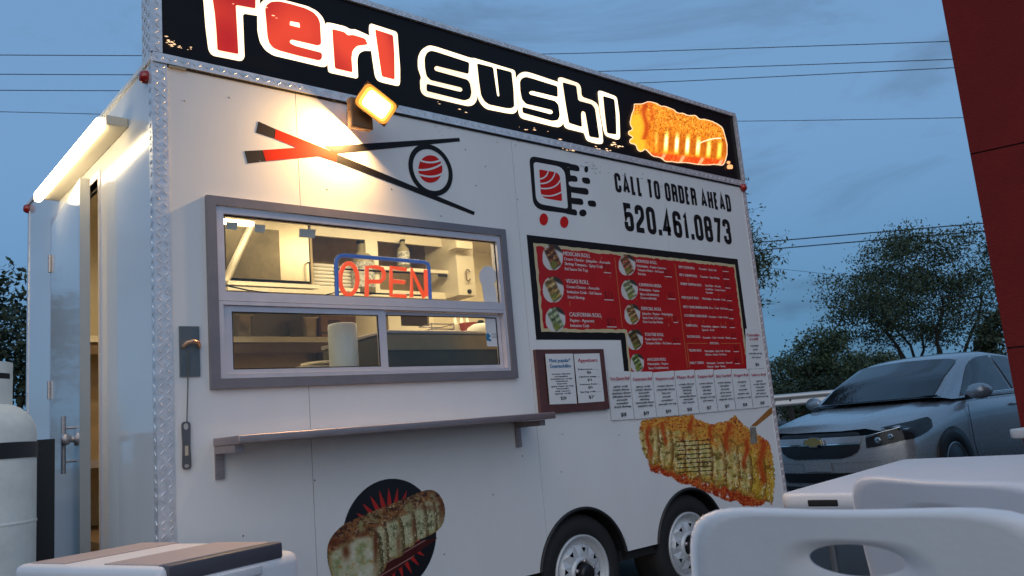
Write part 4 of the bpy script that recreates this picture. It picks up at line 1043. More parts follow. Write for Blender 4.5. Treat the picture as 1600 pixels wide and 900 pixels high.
# ---- wall bottle opener plate (its cap catcher), marker lights
pl = MB(); a, b = P(279, 510), P(312, 588)
pl.box((a[0], -.008, b[2]), (b[0], -.0005, a[2])); pl = pl.build('opener_plate', mat('grey_plate', (.13, .15, .16), .4, .4), tr)
m = MB(); c_ = P(297, 540)
m.tube([(c_[0] - .030, -.012, c_[2] - .006), (c_[0] - .02, -.030, c_[2] + .008), (c_[0], -.036, c_[2] + .012), (c_[0] + .02, -.030, c_[2] + .008), (c_[0] + .030, -.012, c_[2] - .006)], .007, 8); m.build('opener_hook', mat('copper', (.55, .36, .24), .35, .8), pl)
for (x, y, z) in ((-.016, .05, ZH - .05), (-.014, TD - .012, ZH - .02)):
    m = MB(); m.lathe([(.026, 0), (.026, .012), (.018, .026), (0, .030)], (x + .012, y, z), 20, 'x'); mm = m
    mm.v = [(2 * x + .024 - v[0], v[1], v[2]) for v in mm.v]; mm.build('marker_light', M_lens, tr, True)
m = MB(); q = P(1157, 291); m.lathe([(.028, 0), (.028, -.012), (.020, -.026), (0, -.030)], (TW - .03, -.004, q[2] - .01), 20, 'y'); m.build('marker_light', M_lens, tr)

# ---- floodlight with two heads
fl = MB(); a, b = P(548, 150, -.14), P(584, 203, -.14)
fl.bbox((a[0], -.14, b[2]), (b[0], -.10, a[2]), .006); fl.bbox((a[0] + .05, -.099, b[2] + .07), (b[0] - .004, -.013, a[2] - .004), .004); fl = fl.build('floodlight', mat('lit_flood_body', (.22, .12, .05), .45, .1), tr)  # the lamp's warm light on the housing is put into this brown
hc = np.array(P(588, 163, -.21)); hn = np.array(CAM + np.array([1.4, 0, -.3])) - hc; hn /= np.linalg.norm(hn)
hu = np.cross(hn, [0, 0, 1]); hu /= np.linalg.norm(hu); hv = np.cross(hu, hn)
rot = math.radians(28); hu, hv = hu * math.cos(rot) + hv * math.sin(rot) , -hu * math.sin(rot) + hv * math.cos(rot)
def hbox(m, w0, h0, n0, w1, h1, n1, o=hc):
    vs = [o + hu * sx * ww + hv * sy * hh + hn * nn for (ww, hh, nn) in ((w0, h0, n0), (w1, h1, n1)) for sx, sy in ((-1, -1), (1, -1), (1, 1), (-1, 1))]
    m.add(vs, [(3, 2, 1, 0), (4, 5, 6, 7), (0, 1, 5, 4), (1, 2, 6, 5), (2, 3, 7, 6), (3, 0, 4, 7)])
m = MB(); hbox(m, .054, .034, -.05, .091, .057, -.004); m.tube([hc - hn * .04, (hc - hn * .05 + np.array([a[0] + .05, -.12, b[2] + .07])) / 2, (a[0] + .05, -.12, b[2] + .06)], .012, 8); m.build('lamp_head', mat('lit_flood_body', (.22, .12, .05), .45, .1), fl, True)
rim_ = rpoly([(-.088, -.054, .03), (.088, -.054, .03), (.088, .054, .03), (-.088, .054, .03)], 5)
m = MB(); rows = [[hc + hu * p[0] * k + hv * p[1] * k + hn * d for p in rim_] for k, d in ((1.0, -.0035), (.99, .004), (.95, .004), (.86, .0))]; m.grid(rows, True, True); m.build('lamp_glow_rim', emat('flood_rim_glow', (1.0, .36, .03), .5, (.5, .3, .1)), fl)  # rim is no lamp: its orange emission imitates glow around the lens
m = MB(); rows = [[hc + hu * p[0] * k + hv * p[1] * k + hn * d for p in rim_] for k, d in ((.86, .0), (.70, .004))]; m.grid(rows, True, True); m.build('lamp_reflector', emat('flood_ring_glow', (1.0, .55, .08), .9, (.5, .3, .1)), fl)  # inner ring: lamp light on the reflector given as its own yellow emission
m = MB(); rows = [[hc + hu * p[0] * k + hv * p[1] * k + hn * d for p in rim_] for k, d in ((.70, .004), (.5, .009), (.3, .013), (0.001, .014))]; m.grid(rows, True, True); m.build('lamp_glass', emat('flood_glass', (1.0, .74, .32), 4.0), fl)
# left head: small panel aimed along the wall, down and to the left
ln = np.array([-.62, .12, -.78]); ln /= np.linalg.norm(ln); lc = np.array([.838, -.062, 2.415])
hn, hu = ln, np.cross(ln, [0, 1, 0]); hu /= np.linalg.norm(hu); hv = np.cross(hu, hn)
def area(name, loc, nrm, sx, sy, power, color, parent):
    d = bpy.data.lights.new(name, 'AREA'); d.shape = 'RECTANGLE'; d.size = sx; d.size_y = sy; d.energy = power; d.color = color
    o = bpy.data.objects.new(name, d); col.objects.link(o)
    o.parent = parent; o.location = Vector(loc) - Vector(parent['_o'][:])
    o.rotation_euler = Vector(-np.array(nrm)).to_track_quat('Z', 'Y').to_euler()
    return o
area('flood_light_low', lc + ln * .006, ln, .08, .022, FLOOD_LOW, (1.0, .57, .20), fl)
fn = np.array(CAM + np.array([1.4, 0, -.3])) - hc; fn /= np.linalg.norm(fn)
area('flood_light_out', hc + fn * .006, fn, .12, .08, FLOOD_OUT, (1.0, .62, .32), fl)

# ---- tube light over the door
m = MB(); m.bbox((-.085, .30, 2.372), (-.001, 1.46, 2.412), .004); tl = m.build('door_light', mat('fixture_cream', (.62, .56, .44), .35), tr)
m = MB(); m.bbox((-.118, .31, 2.352), (-.083, 1.45, 2.404), .012); m.build('lamp_tube', emat('tube_glow', (1.0, .80, .48), 7.0), tl)

def bold(mb, n0, nf0, dx):
    vs = mb.v[n0:]; fs = mb.f[nf0:]; k = len(mb.v) - n0
    mb.v += [(v[0] + dx, v[1] - .0001, v[2]) for v in vs]; mb.f += [tuple(i + k for i in f) for f in fs]; mb.sm += [False] * len(fs)

# ================================================================== INSIDE THE TRAILER
def ib(m, x0, y0, x1, y1, ya, yb):
    a, b = P(x0, y0, ya), P(x1, y1, ya); m.box((a[0], ya, b[2]), (b[0], yb, a[2])); return a, b
YC = 1.30
# overhead hood: canopy fixed to the ceiling, with a sloping end brace and front rails
m = MB(); a, b = P(352, 345, YC), P(485, 440, YC); zt_ = ZH - .051
m.add([(a[0], YC, b[2]), (b[0], YC, b[2]), (b[0], YC, zt_), (a[0], YC, zt_), (a[0], 2.13, b[2]), (b[0], 2.13, b[2]), (b[0], 2.13, zt_), (a[0], 2.13, zt_)], [(0, 1, 2, 3), (1, 5, 6, 2), (4, 0, 3, 7), (3, 2, 6, 7), (5, 4, 7, 6)])
hood = m.build('exhaust_hood', M_hood, tr)
m = MB(); ib(m, 352, 352, 439, 438, YC - .012, YC - .002); m.build('filter_panel', M_hoodd, hood)
m = MB(); q0, q1 = P(392, 355, YC - .02), P(352, 440, YC - .02); m.tube([q0, q1], .022, 4); m.build('brace', M_creamp, hood)
for (y0, y1, d, xr) in ((438, 443, .06, 500), (447, 453, .09, 560)):
    m = MB(); a, b = P(356, y0, YC - d), P(xr, y1 + (xr - 356) * .13, YC - d); m.box((a[0], YC - d, a[2] - .022), (b[0], YC - d + .03, a[2])); m.build('rail', M_creamp, hood)
m = MB(); a, b = P(482.4, 410, YC - .02), P(484.4, 441, YC - .02); m.tube([(a[0], YC - .006, a[2]), (a[0], YC - .03, a[2]), (a[0], YC - .03, b[2]), (a[0], YC - .006, b[2])], .005, 6); m.build('hood_handle', M_dark, hood)
# wall cupboard with two open bays
cab = MB(); a, b = P(485, 358, YC), P(716, 478, YC)
cx0, cx1 = a[0] + .002, b[0]; czt = ZH - .052; czb = P(560, 462, YC)[2]
bay = []
for (px0, px1) in ((487, 573), (592, 708)):
    bay.append((colx(px0, 2.1, YC), colx(px1, 2.1, YC)))
bz1 = P(530, 371, YC)[2]; bz0 = czb + .045
for (xa, xb, za, zb_) in ((cx0, cx1, bz1, czt), (cx0, cx1, czb, bz0), (cx0, bay[0][0], bz0, bz1), (bay[0][1], bay[1][0], bz0, bz1), (bay[1][1], cx1, bz0, bz1)):
    if xb - xa > .001: cab.box((xa, YC, za), (xb, YC + .02, zb_))
cab.box((cx0, YC + .021, czb), (cx1, 1.75, czb + .02))
cab = cab.build('wall_cupboard', M_creamp, tr)
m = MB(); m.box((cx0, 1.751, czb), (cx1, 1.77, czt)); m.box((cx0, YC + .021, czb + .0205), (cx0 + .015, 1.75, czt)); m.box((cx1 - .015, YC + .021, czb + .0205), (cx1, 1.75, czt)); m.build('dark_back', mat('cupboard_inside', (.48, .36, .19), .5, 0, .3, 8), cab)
m = MB(); q = P(600, 417, YC - .03); m.box((bay[1][0] - .05, YC - .05, q[2] - .022), (cx1, YC - .002, q[2])); m.build('front_rail', M_creamp, cab)
m = MB(); q = P(690, 432, YC - .06); m.box((q[0] - .02, YC - .058, q[2]), (q[0] + .05, YC - .0505, q[2] + .02)); m.build('clip', M_dark, cab)
# tall fridge column on the right with a C-shaped pull
fx0, fx1 = colx(714, 2.1, 1.15), colx(741, 2.1, 1.15)
m = MB(); fz = P(725, 461, 1.15)[2]; m.box((fx0, 1.15, fz), (fx1, 1.50, ZH - .052)); fc = m.build('pillar_cabinet', M_creamp, tr)
m = MB(); a = P(731, 422, 1.12); c_ = P(731, 438, 1.12)
m.tube([(a[0] + .018, 1.125, a[2] - .01), (a[0] + .012, 1.125, a[2] + .004), (a[0], 1.125, a[2] + .006), (a[0] - .012, 1.125, a[2] - .008), (a[0] - .012, 1.125, c_[2] + .008), (a[0], 1.125, c_[2] - .004), (a[0] + .012, 1.125, c_[2]), (a[0] + .018, 1.125, c_[2] + .012)], .005, 8)
m.build('pull', M_brown, fc)
m = MB(); q = P(734, 455, 1.14); m.lathe([(.014, 0), (.014, -.012), (0, -.014)], (q[0], 1.149, q[2]), 16, 'y'); m.build('lock', M_dark, fc)
m = MB(); a, b = P(707, 378, 1.10), P(733, 391, 1.10); m.box((a[0], 1.06, b[2]), (b[0], 1.148, a[2])); m.build('top_box', M_creamp, fc)
# long shelf on the rear wall and the counter beneath
SHY = 1.82
q = P(440, 526, SHY); m = MB(); m.box((.08, SHY, q[2] - .035), (2.25, TD - .052, q[2])); shz = q[2]; m.build('rear_shelf', M_creamp, tr)
m = MB(); m.box((.08, SHY + .02, q[2] - .10), (2.25, SHY + .04, q[2] - .036)); m.build('shelf_apron', M_brown, tr)
m = MB(); m.box((.06, 1.60, 1.02), (3.2, TD - .055, 1.06)); m.build('rear_counter', M_steel, tr)
m = MB(); m.box((.06, .12, 1.02), (.95, .55, 1.05)); m.box((.10, .16, .70), (.90, .50, 1.019)); m.build('front_counter', M_steel, tr)
m = MB(); m.box((.06, TD - .075, 1.061), (3.85, TD - .053, shz - .036)); m.build('splash_panel', mat('splash_tan', (.36, .27, .16), .4, .2, .15, 5), tr)
# rear wall window with a cream frame, seen through the right lower pane
a, b = P(603, 480, 2.12), P(676, 519, 2.12)
m = MB(); m.slab([(a[0], b[2] - .05), (b[0], b[2] - .05), (b[0], a[2] + .10), (a[0], a[2] + .10)], [[(P(624, 500, 2.12)[0], P(640, 510, 2.12)[2]), (P(624, 500, 2.12)[0], a[2] + .05), (P(668, 500, 2.12)[0], a[2] + .05), (P(668, 500, 2.12)[0], P(640, 510, 2.12)[2])]], 2.10, 2.13)
rw = m.build('rear_window', M_creamp, tr)
m = MB(); m.box((a[0] + .01, 2.122, b[2] - .03), (b[0] - .01, 2.126, a[2] + .08)); m.build('pane', mat('dark_pane', (.035, .022, .015), .15), rw)
# dark prep fridge just inside the right-hand pane
a, b = P(604, 522.5, .30), P(790, 575, .30)
m = MB(); m.bbox((1.06, .16, .72), (1.95, .75, P(680, 522.5, .16)[2]), .01); pf = m.build('prep_fridge', mat('prep_dark', (.06, .052, .032), .5, 0, .3, 6, spec=.2), tr)
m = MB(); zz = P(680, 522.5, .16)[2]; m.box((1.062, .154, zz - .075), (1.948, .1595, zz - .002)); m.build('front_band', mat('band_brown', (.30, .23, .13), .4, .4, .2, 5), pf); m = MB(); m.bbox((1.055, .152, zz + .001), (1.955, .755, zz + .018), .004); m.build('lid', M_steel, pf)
# ceiling tube light seen through the top left of the window
a, b = PZ(330, 343, 2.42), PZ(397, 350, 2.42)
ty = (a[1] + b[1]) / 2
m = MB(); m.bbox((.35, 1.10, 2.44), (1.02, 1.22, 2.478), .006); cl = m.build('ceiling_light', M_creamp, tr)
q0, q1 = P(330, 345, 1.08), P(397, 350, 1.08)
m = MB(); m.bbox((.40, 1.075, q1[2] - .012), (q1[0], 1.105, q1[2] + .014), .006); m.build('lamp_tube', emat('tube_inside', (1.0, .80, .44), 4.0), cl)
area('kitchen_light', (.72, .95, 2.41), (0, -.1, -1), .7, .10, KITCHEN_W * .6, (1.0, .78, .48), cl)
m = MB(); m.bbox((1.35, .52, 2.372), (2.35, .64, 2.406), .006); bay_lamp = m.build('ceiling_light', emat('panel_inside', (1.0, .78, .42), 3.0), tr)  # unseen lamp, hung low and tilted to brighten the cupboard bays
area('kitchen_light', (1.85, .58, 2.365), (0, .5, -1), .9, .10, KITCHEN_W * .9, (1.0, .78, .48), bay_lamp)
m = MB(); m.bbox((2.4, 1.2, 2.452), (3.3, 1.32, 2.486), .006); cl3 = m.build('ceiling_light', emat('panel_inside', (1.0, .78, .42), 3.0), tr)
area('kitchen_light', (2.85, 1.26, 2.445), (0, 0, -1), .9, .10, KITCHEN_W * 1.2, (1.0, .78, .48), cl3)

# ---- things standing inside
def foam(px0, px1, pyt, pyb, y, n, label):
    a, b = P(px0, pyt, y), P(px1, pyb, y); o = empty('foam_container_stack', label, 'food containers', ((a[0] + b[0]) / 2, y + .1, b[2]), 'foam containers in the cupboard')
    h = (a[2] - b[2]) / n
    for k in range(n):
        m = MB(); z = b[2] + k * h; xo = .004 * math.sin(k * 2.1)
        m.bbox((a[0] + xo, y, z), (b[0] + xo, y + .2, z + h * .92), .012); m.build('container', M_foam, o)
zf = czb + .0215
def foam2(px0, px1, pyt, y, n, label):
    x0, x1 = colx(px0, 2.0, y), colx(px1, 2.0, y); zt = P(px0, pyt, y)[2]; h = (zt - zf) / n
    o = empty('foam_container_stack', label, 'food containers', ((x0 + x1) / 2, y + .1, zf), 'foam containers in the cupboard')
    for k in range(n):
        m = MB(); z = zf + k * h; xo = .004 * math.sin(k * 2.1)
        m.bbox((x0 + xo, y, z), (x1 + xo, y + .2, z + h * .93), .012); m.build('container', M_foam, o)
foam2(489, 524, 410, 1.36, 8, 'stack of white foam food containers left of the neon letter O')
foam2(534, 562, 414, 1.38, 8, 'stack of white foam food containers seen behind the neon letter O')
def bottle(px, pyb, pyt, y, label, nm='sauce_bottle', colr=(.30, .25, .16)):
    a, b = P(px, pyb, y), P(px, pyt, y); h = b[2] - a[2]; o = empty(nm, label, 'bottle', a, 'bottles in the cupboard')
    m = MB(); r = h * .24; m.lathe([(0, 0), (r, 0), (r, h * .6), (r * .9, h * .68), (r * .4, h * .8), (r * .38, h * .93)], a, 20); m.build('body', mat('bottle_amber' + str(colr[0]), colr, .25), o)
    m = MB(); m.lathe([(r * .45, h * .93), (r * .45, h), (0, h)], a, 16); m.build('cap', M_dark, o)
    m = MB(); m.lathe([(r * 1.02, h * .12), (r * 1.02, h * .55)], a, 20); m.build('wrapper', mat('bottle_label', (.62, .62, .58), .5, 0, .9, 55), o)
def stand(px, y, h, z, label):
    x = colx(px, z + h / 2, y); o = empty('sauce_bottle', label, 'bottle', (x, y, z), 'bottles in the cupboard'); r = h * .21; a = (x, y, z)
    m = MB(); m.lathe([(0, 0), (r, 0), (r, h * .6), (r * .9, h * .68), (r * .4, h * .8), (r * .38, h * .93)], a, 20); m.build('body', mat('bottle_glass', (.30, .27, .18), .2), o)
    m = MB(); m.lathe([(r * .45, h * .93), (r * .45, h), (0, h)], a, 16); m.build('cap', M_dark, o)
    m = MB(); m.lathe([(r * 1.03, h * .10), (r * 1.03, h * .56)], a, 20); m.build('wrapper', mat('bottle_wrap', (.50, .50, .46), .5, 0, .95, 55), o)
stand(567, 1.345, P(566, 376, 1.345)[2] - zf, zf, 'tall sauce bottle with patterned label behind the letter P of the neon sign')
rz = P(600, 417, YC - .03)[2]
stand(630, YC - .026, P(630, 375, YC - .026)[2] - rz, rz + .001, 'sauce bottle with patterned label above the letter E of the neon sign')
def pan(px0, px1, pyt, y, d, label):
    x0, x1 = colx(px0, shz + .1, y), colx(px1, shz + .1, y); zt = P(px0, pyt, y)[2]; cxm = (x0 + x1) / 2
    o = empty('steel_pan', label, 'pan', (cxm, y + d / 2, shz), 'steel pans on the rear shelf')
    m = MB(); hw = (x1 - x0) / 2; ht = zt - shz
    rows = []
    for (t, ww) in ((0.001, .86), (.08, .9), (.9, .98), (.93, 1.08), (1.0, 1.08), (1.0, .96), (.1, .86), (.09, 0.0)):
        r2 = rpoly([(cxm - hw * ww, y + d / 2 - d / 2 * ww, .03), (cxm + hw * ww, y + d / 2 - d / 2 * ww, .03), (cxm + hw * ww, y + d / 2 + d / 2 * ww, .03), (cxm - hw * ww, y + d / 2 + d / 2 * ww, .03)]) if ww > 0 else [(cxm, y + d / 2)] * 24
        rows.append([(p[0], p[1], shz + ht * t) for p in r2])
    m.grid(rows, True, True); m.build('pan_body', mat('pan_steel', (.62, .56, .42), .3, .8), o)
pan(370, 397, 490, 1.86, .24, 'steel pan on the rear shelf at the left edge of the window')
pan(473, 499, 494, 1.86, .24, 'steel pan on the rear shelf beside the cardboard box')
x0, x1 = colx(502, shz + .1, 1.86), colx(556, shz + .1, 1.86); zt = P(510, 493, 1.86)[2]
o = empty('cardboard_box', 'brown cardboard box on the rear shelf behind the paper towel roll', 'box', ((x0 + x1) / 2, 1.98, shz))
m = MB(); m.box((x0, 1.86, shz + .001), (x1, 2.11, zt)); m.build('carton', M_card, o)
m = MB(); m.box((x0 + .05, 1.857, shz + .06), (x0 + .14, 1.8595, shz + .12)); m.build('printed_mark', M_brown, o)
m = MB(); m.box((x0 - .001, 1.858, (zt + shz) / 2 - .05), (x1 + .001, 1.8598, (zt + shz) / 2 - .035)); m.build('seam', M_brown, o)
# paper towel roll right behind the pane
x0, x1 = colx(531.5, 1.42, .09), colx(572, 1.42, .09); zt = P(550, 502, .09)[2]; cxm = (x0 + x1) / 2; rr0 = (x1 - x0) / 2
o = empty('paper_towel_roll', 'white paper towel roll standing inside the lower left pane', 'paper towel', (cxm, .09 + rr0, zt - .30))
m = MB(); m.lathe([(.02, 0), (rr0, .0), (rr0, .285), (rr0 * .97, .297), (rr0 * .9, .30), (.02, .298)], (cxm, .11 + rr0, zt - .30), 40); m.build('roll', mat('towel', (.70, .76, .78), .9, 0, .06, 20, .2, 60), o)
m = MB(); m.lathe([(.02, .296), (.02, .302), (.016, .302), (.016, .05)], (cxm, .11 + rr0, zt - .30), 20); m.build('core', M_card, o)
m = MB(); m.box((cxm - .16, .14, zt - .331), (cxm + .16, .34, zt - .301)); tag(recentre(m.build('cutting_board', mat('board_cream', (.55, .5, .38), .5))), 'pale board under the paper towel roll', 'board')
o = empty('frying_pan', 'dark round pan hanging on the rear panel left of the paper towel roll', 'pan', (0, 0, 0)); q = P(533, 560, 2.0); o.location = tuple(q); o['_o'] = tuple(q)
m = MB(); m.lathe([(0, 0), (.12, 0), (.155, -.05), (.165, -.05), (.128, .012), (0, .012)], (q[0], 2.085, q[2]), 40, 'y'); m.build('pan_body', mat('pan_dark', (.06, .045, .03), .45, .3), o)
m = MB(); m.tube([(q[0], 2.06, q[2] + .14), (q[0], 2.05, q[2] + .22)], .012, 8); m.build('handle', M_dark, o)
q = P(515, 568, .70); m = MB(); m.lathe([(0, .004), (.07, .004), (.13, .022), (.135, .026), (.07, .0), (0, .0)], (q[0], .72, q[2] - .02), 36); tag(recentre(m.build('white_plate', M_foam)), 'white plate low inside the window left of the paper towel roll', 'plate')
m = MB(); m.box((q[0] - .22, .56, q[2] - .06), (q[0] + .3, .95, q[2] - .022)); tag(recentre(m.build('work_board', M_creamp)), 'cream work surface under the white plate', 'board')
# white domed rice cooker, red cloth, rack with squeeze bottles
zz2 = zz + .0185
q = PZ(748, 518, zz2); cxm = colx(752, zz2 + .05, .42)
o = empty('rice_cooker', 'white domed rice cooker on the dark prep fridge', 'rice cooker', (cxm, .42, zz2))
m = MB(); m.lathe([(0, .0), (.085, .0), (.09, .01), (.088, .035), (.075, .06), (.045, .078), (0, .083)], (cxm, .42, zz2), 36); m.build('body', M_foam, o)
m = MB(); m.lathe([(.018, .08), (.02, .09), (.012, .1), (0, .1)], (cxm, .42, zz2), 16); m.build('knob', M_dark, o)
xq = colx(735, zz2 + .1, .60)
o = empty('red_plastic_tub', 'red plastic tub behind the white rice cooker', 'tub', (xq + .05, .68, zz2))
m = MB(); m.lathe([(0, 0), (.07, 0), (.088, .115), (.092, .118), (.086, .112), (.068, .006), (0, .006)], (xq + .04, .68, zz2), 28); m.build('tub', mat('red_plastic', (.45, .07, .03), .4), o)
for k, (px, colr) in enumerate(((712, (.62, .55, .42)), (722, (.5, .2, .08)), (731, (.6, .56, .5)))):
    x = colx(px, zz2 + .1, .66)
    o = empty('squeeze_bottle', ['cream squeeze bottle standing leftmost on the prep fridge', 'orange squeeze bottle between two pale ones on the prep fridge', 'pale squeeze bottle nearest the red tub on the prep fridge'][k], 'bottle', (x, .66, zz2), 'squeeze bottles on the prep fridge')
    m = MB(); m.lathe([(0, 0), (.024, 0), (.026, .01), (.025, .1), (.018, .115)], (x, .66, zz2), 18); m.build('body', mat('squeeze%d' % k, colr, .4), o)
    m = MB(); m.lathe([(.018, .115), (.012, .122), (.004, .155), (0, .155)], (x, .66, zz2), 14); m.build('nozzle', M_foam, o)
o = empty('dish_rack', 'wire rack with plates left of the squeeze bottles', 'rack', (colx(698, zz2 + .08, .55), .62, zz2)); xr = colx(698, zz2 + .08, .6)
for k in range(4):
    m = MB(); m.tube([(xr - .10, .60, zz2 + .02 + k * .028), (xr + .05, .60, zz2 + .02 + k * .028), (xr + .05, .72, zz2 + .02 + k * .028), (xr - .10, .72, zz2 + .02 + k * .028)], .004, 6, True, True); m.build('wire', M_steel, o)
for sx in (-.10, .05):
    m = MB(); m.tube([(xr + sx, .60, zz2), (xr + sx, .60, zz2 + .11)], .004, 6); m.build('post', M_steel, o)

# ---- neon OPEN sign hanging inside the upper pane
YN = .045
nq = P(598, 466, YN)
ns = empty('neon_open_sign', 'lit neon OPEN sign in red letters with blue border in the window', 'neon sign', (nq[0], YN, nq[2]))
M_nr = emat('neon_red', (1.0, .085, .006), .52, (.04, .004, .002)); M_nb = emat('neon_blue', (.02, .08, .34), .26, (.05, .1, .3))
def n7(x, y, ox=550): return P(ox + x / 2.8125, 300 + y / 2.8125, YN)
tubes = {
 'letter_o': [[(532 + 12 * math.cos(t), 440 + 25 * math.sin(t)) for t in np.linspace(0, 2 * math.pi, 29)]],
 'letter_p': [[(573, 463), (573, 417), (588, 417), (597, 420), (600, 427), (599, 435), (594, 440), (574, 440)]],
 'letter_e': [[(634, 421), (611, 418), (611, 440), (611, 461), (634, 463)], [(611, 439), (632, 441)]],
 'letter_n': [[(643, 464), (643, 421), (663, 465), (666, 461), (665, 422)]]}
off = {'letter_o': (18, 1.0)}
for nm, paths in tubes.items():
    m = MB()
    for pth in paths:
        if nm == 'letter_o': pth = [(545 + (x - 532) * 1.12, 436 + (y - 440) * .98) for x, y in pth]
        m.tube([P(x, y, YN) for x, y in pth], .0098, 12)
    m.build(nm, M_nr, ns)
m = MB()
m.tube([P(*q, YN) for q in ((526.5, 465), (526, 440), (525, 412), (526, 405), (530, 400.5), (536, 399), (580, 402.5), (640, 407.5), (662, 409.5), (668, 412), (670, 418), (671, 445), (672.5, 468))], .0092, 10); m.build('blue_border', M_nb, ns)
m = MB()
for (a, b) in (((527, 420), (666, 428)), ((527, 456), (668, 462))): m.tube([P(a[0], a[1], YN + .018), P(b[0], b[1], YN + .018)], .004, 6)
for x, y in ((526, 405), (670, 415), (526, 460), (671, 462)): m.tube([P(x, y, YN), P(x, y, YN + .02)], .004, 6)
m.build('backing_wires', M_dark, ns)
m = MB(); m.tube([P(x, y, YN + .03) for x, y in ((527, 456), (505, 462), (480, 466), (455, 464), (420, 458), (385, 453), (352, 446))], .0028, 6); m.build('cord', M_dark, ns)

# ================================================================== THINGS HUNG ON THE FRONT
# bottle opener on a string
a, b, c_ = P(294, 548, -.012), P(292, 661, -.012), P(292, 734, -.012)
o = empty('bottle_opener', 'flat steel bottle opener hanging on a string below the grey plate', 'bottle opener', (c_[0], -.012, c_[2]))
m = MB(); m.tube([a, (a + b) / 2 + np.array([.001, 0, 0]), b], .0022, 6); m.build('string', mat('string', (.12, .13, .12), .8), o)
m = MB(); x0 = c_[0]; z0, z1 = c_[2], b[2] + .006
out_ = rpoly([(x0 - .017, z0, .016), (x0 + .017, z0, .016), (x0 + .014, (z0 + z1) / 2, .02), (x0 + .017, z1, .016), (x0 - .017, z1, .016), (x0 - .014, (z0 + z1) / 2, .02)])
m.slab(out_, [ell(x0, z1 - .018, .009, .012, 16)[::-1], ell(x0, z0 + .014, .009, .007, 16)[::-1]], -.0135, -.010); m.build('blade', mat('opener_steel', (.22, .19, .18), .35, .8), o)
m = MB(); m.slab([(x0 - .006, z0 + .05), (x0 + .006, z0 + .05), (x0 + .006, z0 + .085), (x0 - .006, z0 + .085)], (), -.0140, None); m.build('stamp', mat('opener_print', (.5, .42, .32), .5), o)
# paper sheets
def sheet_geo(nm, cor, label, cat='paper menu', grp=None, curl=.006, y=-.006):
    """cor: measured corners TL, TR, BR, BL"""
    tl, tr_, br, bl = [P(*c, y) for c in cor]
    base = (tl + tr_ + br + bl) / 4; o = empty(nm, label, cat, (base[0], y, min(br[2], bl[2])), grp)
    m = MB(); rows = []
    for i in range(7):
        s = i / 6; row = []
        for j in range(5):
            t = j / 4; p = (tl * (1 - t) + tr_ * t) * (1 - s) + (bl * (1 - t) + br * t) * s
            row.append(p + np.array([0, -curl * (s ** 3) * (.4 + .6 * abs(2 * t - 1)), 0]))
        rows.append(row)
    m.grid(rows); m.build('sheet', M_paper, o)
    return o, tl, tr_, br, bl
def lines(o, tl, tr_, br, bl, head, hc_, body, price, y, hs=.85, h0=.10, bs=.040):
    xm = (tl[0] + tr_[0] + br[0] + bl[0]) / 4; wd = min(tr_[0] - tl[0], br[0] - bl[0]); ht = (tl[2] + tr_[2]) / 2 - (bl[2] + br[2]) / 2; zt = (tl[2] + tr_[2]) / 2
    m = MB()
    for k, h in enumerate(head):
        hw = wd * hs * (1 if len(h) > 7 else .6); put_text(m, h, xm - hw / 2, xm + hw / 2, zt - ht * (h0 + .085 + .10 * k), ht * .062, y)
    bold(m, 0, 0, .0025); m.build('heading', hc_, o)
    m = MB(); z = zt - ht * (h0 + .085 + .10 * len(head)) - ht * .03
    st = (z - (bl[2] + br[2]) / 2 - ht * .2) / max(1, len(body))
    for k, s in enumerate(body):
        hw = wd * min(.82, .052 * len(s) + .12); put_text(m, s, xm - hw / 2, xm + hw / 2, z - st * (k + .3), ht * bs, y)
    hw = wd * .22; put_text(m, price, xm - hw / 2, xm + hw / 2, (bl[2] + br[2]) / 2 + ht * .07, ht * .075, y); bold(m, 0, 0, .0022); m.build('lettering', M_ink, o)['kind'] = 'stuff'
tops = [948.7, 984.5, 1019.5, 1053.5, 1085, 1114.5, 1142.5, 1170, 1196.5]; topy = [579, 580.5, 581, 579.5, 578, 577, 576.5, 576.5, 575.5]
bots = [954.5, 990.5, 1025.5, 1060, 1092, 1121, 1149, 1176, 1204]; boty = [657, 655, 652, 648.5, 645.5, 643, 640, 638, 634]
SH = [('Tres Quesos Roll', ['spicy crab', 'cream cheese', 'american cheese', 'chihuahua cheese', 'avocado', 'cucumber', 'fried shrimp'], '$18'), ('Camaronazo Roll', ['spicy crab', 'cream cheese', 'avocado', 'cucumber', 'shrimp', 'mozzarella cheese', 'tampico mix'], '$19'), ('Vaquero roll', ['cream cheese', 'mozzarella cheese', 'bacon', 'steak', 'cucumber', 'avocado on top'], '$19'), ('Playa Roll', ['cream cheese', 'cucumber', 'shrimp', 'bacon', 'mozzarella cheese', 'avocado', 'eel sauce'], '$18'),
      ('Tampico Roll', ['cream cheese', 'cucumber', 'shrimp', 'avocado', 'tampico on top', 'eel sauce'], '$17'), ('Spicy Tuna Roll', ['cream cheese', 'cucumber', 'avocado', 'spicy tuna', 'eel sauce', 'chipotle sauce'], '$17'), ('Dragon Roll', ['cucumber', 'eel', 'avocado', 'tampico mix', 'eel sauce on top'], '$18'), ('Salmon Roll', ['spicy', 'cream cheese', 'avocado', 'cucumber', 'eel sauce', 'salmon on top'], '$18')]
pos = ['leftmost in the row of sheets under the red menu', 'second sheet from the left in the row under the red menu', 'third sheet from the left in the row under the red menu', 'fourth sheet from the left, with a faded purple heading', 'fifth sheet from the left in the row under the red menu', 'third sheet from the right in the row under the red menu', 'second sheet from the right in the row under the red menu', 'rightmost in the row of sheets under the red menu']
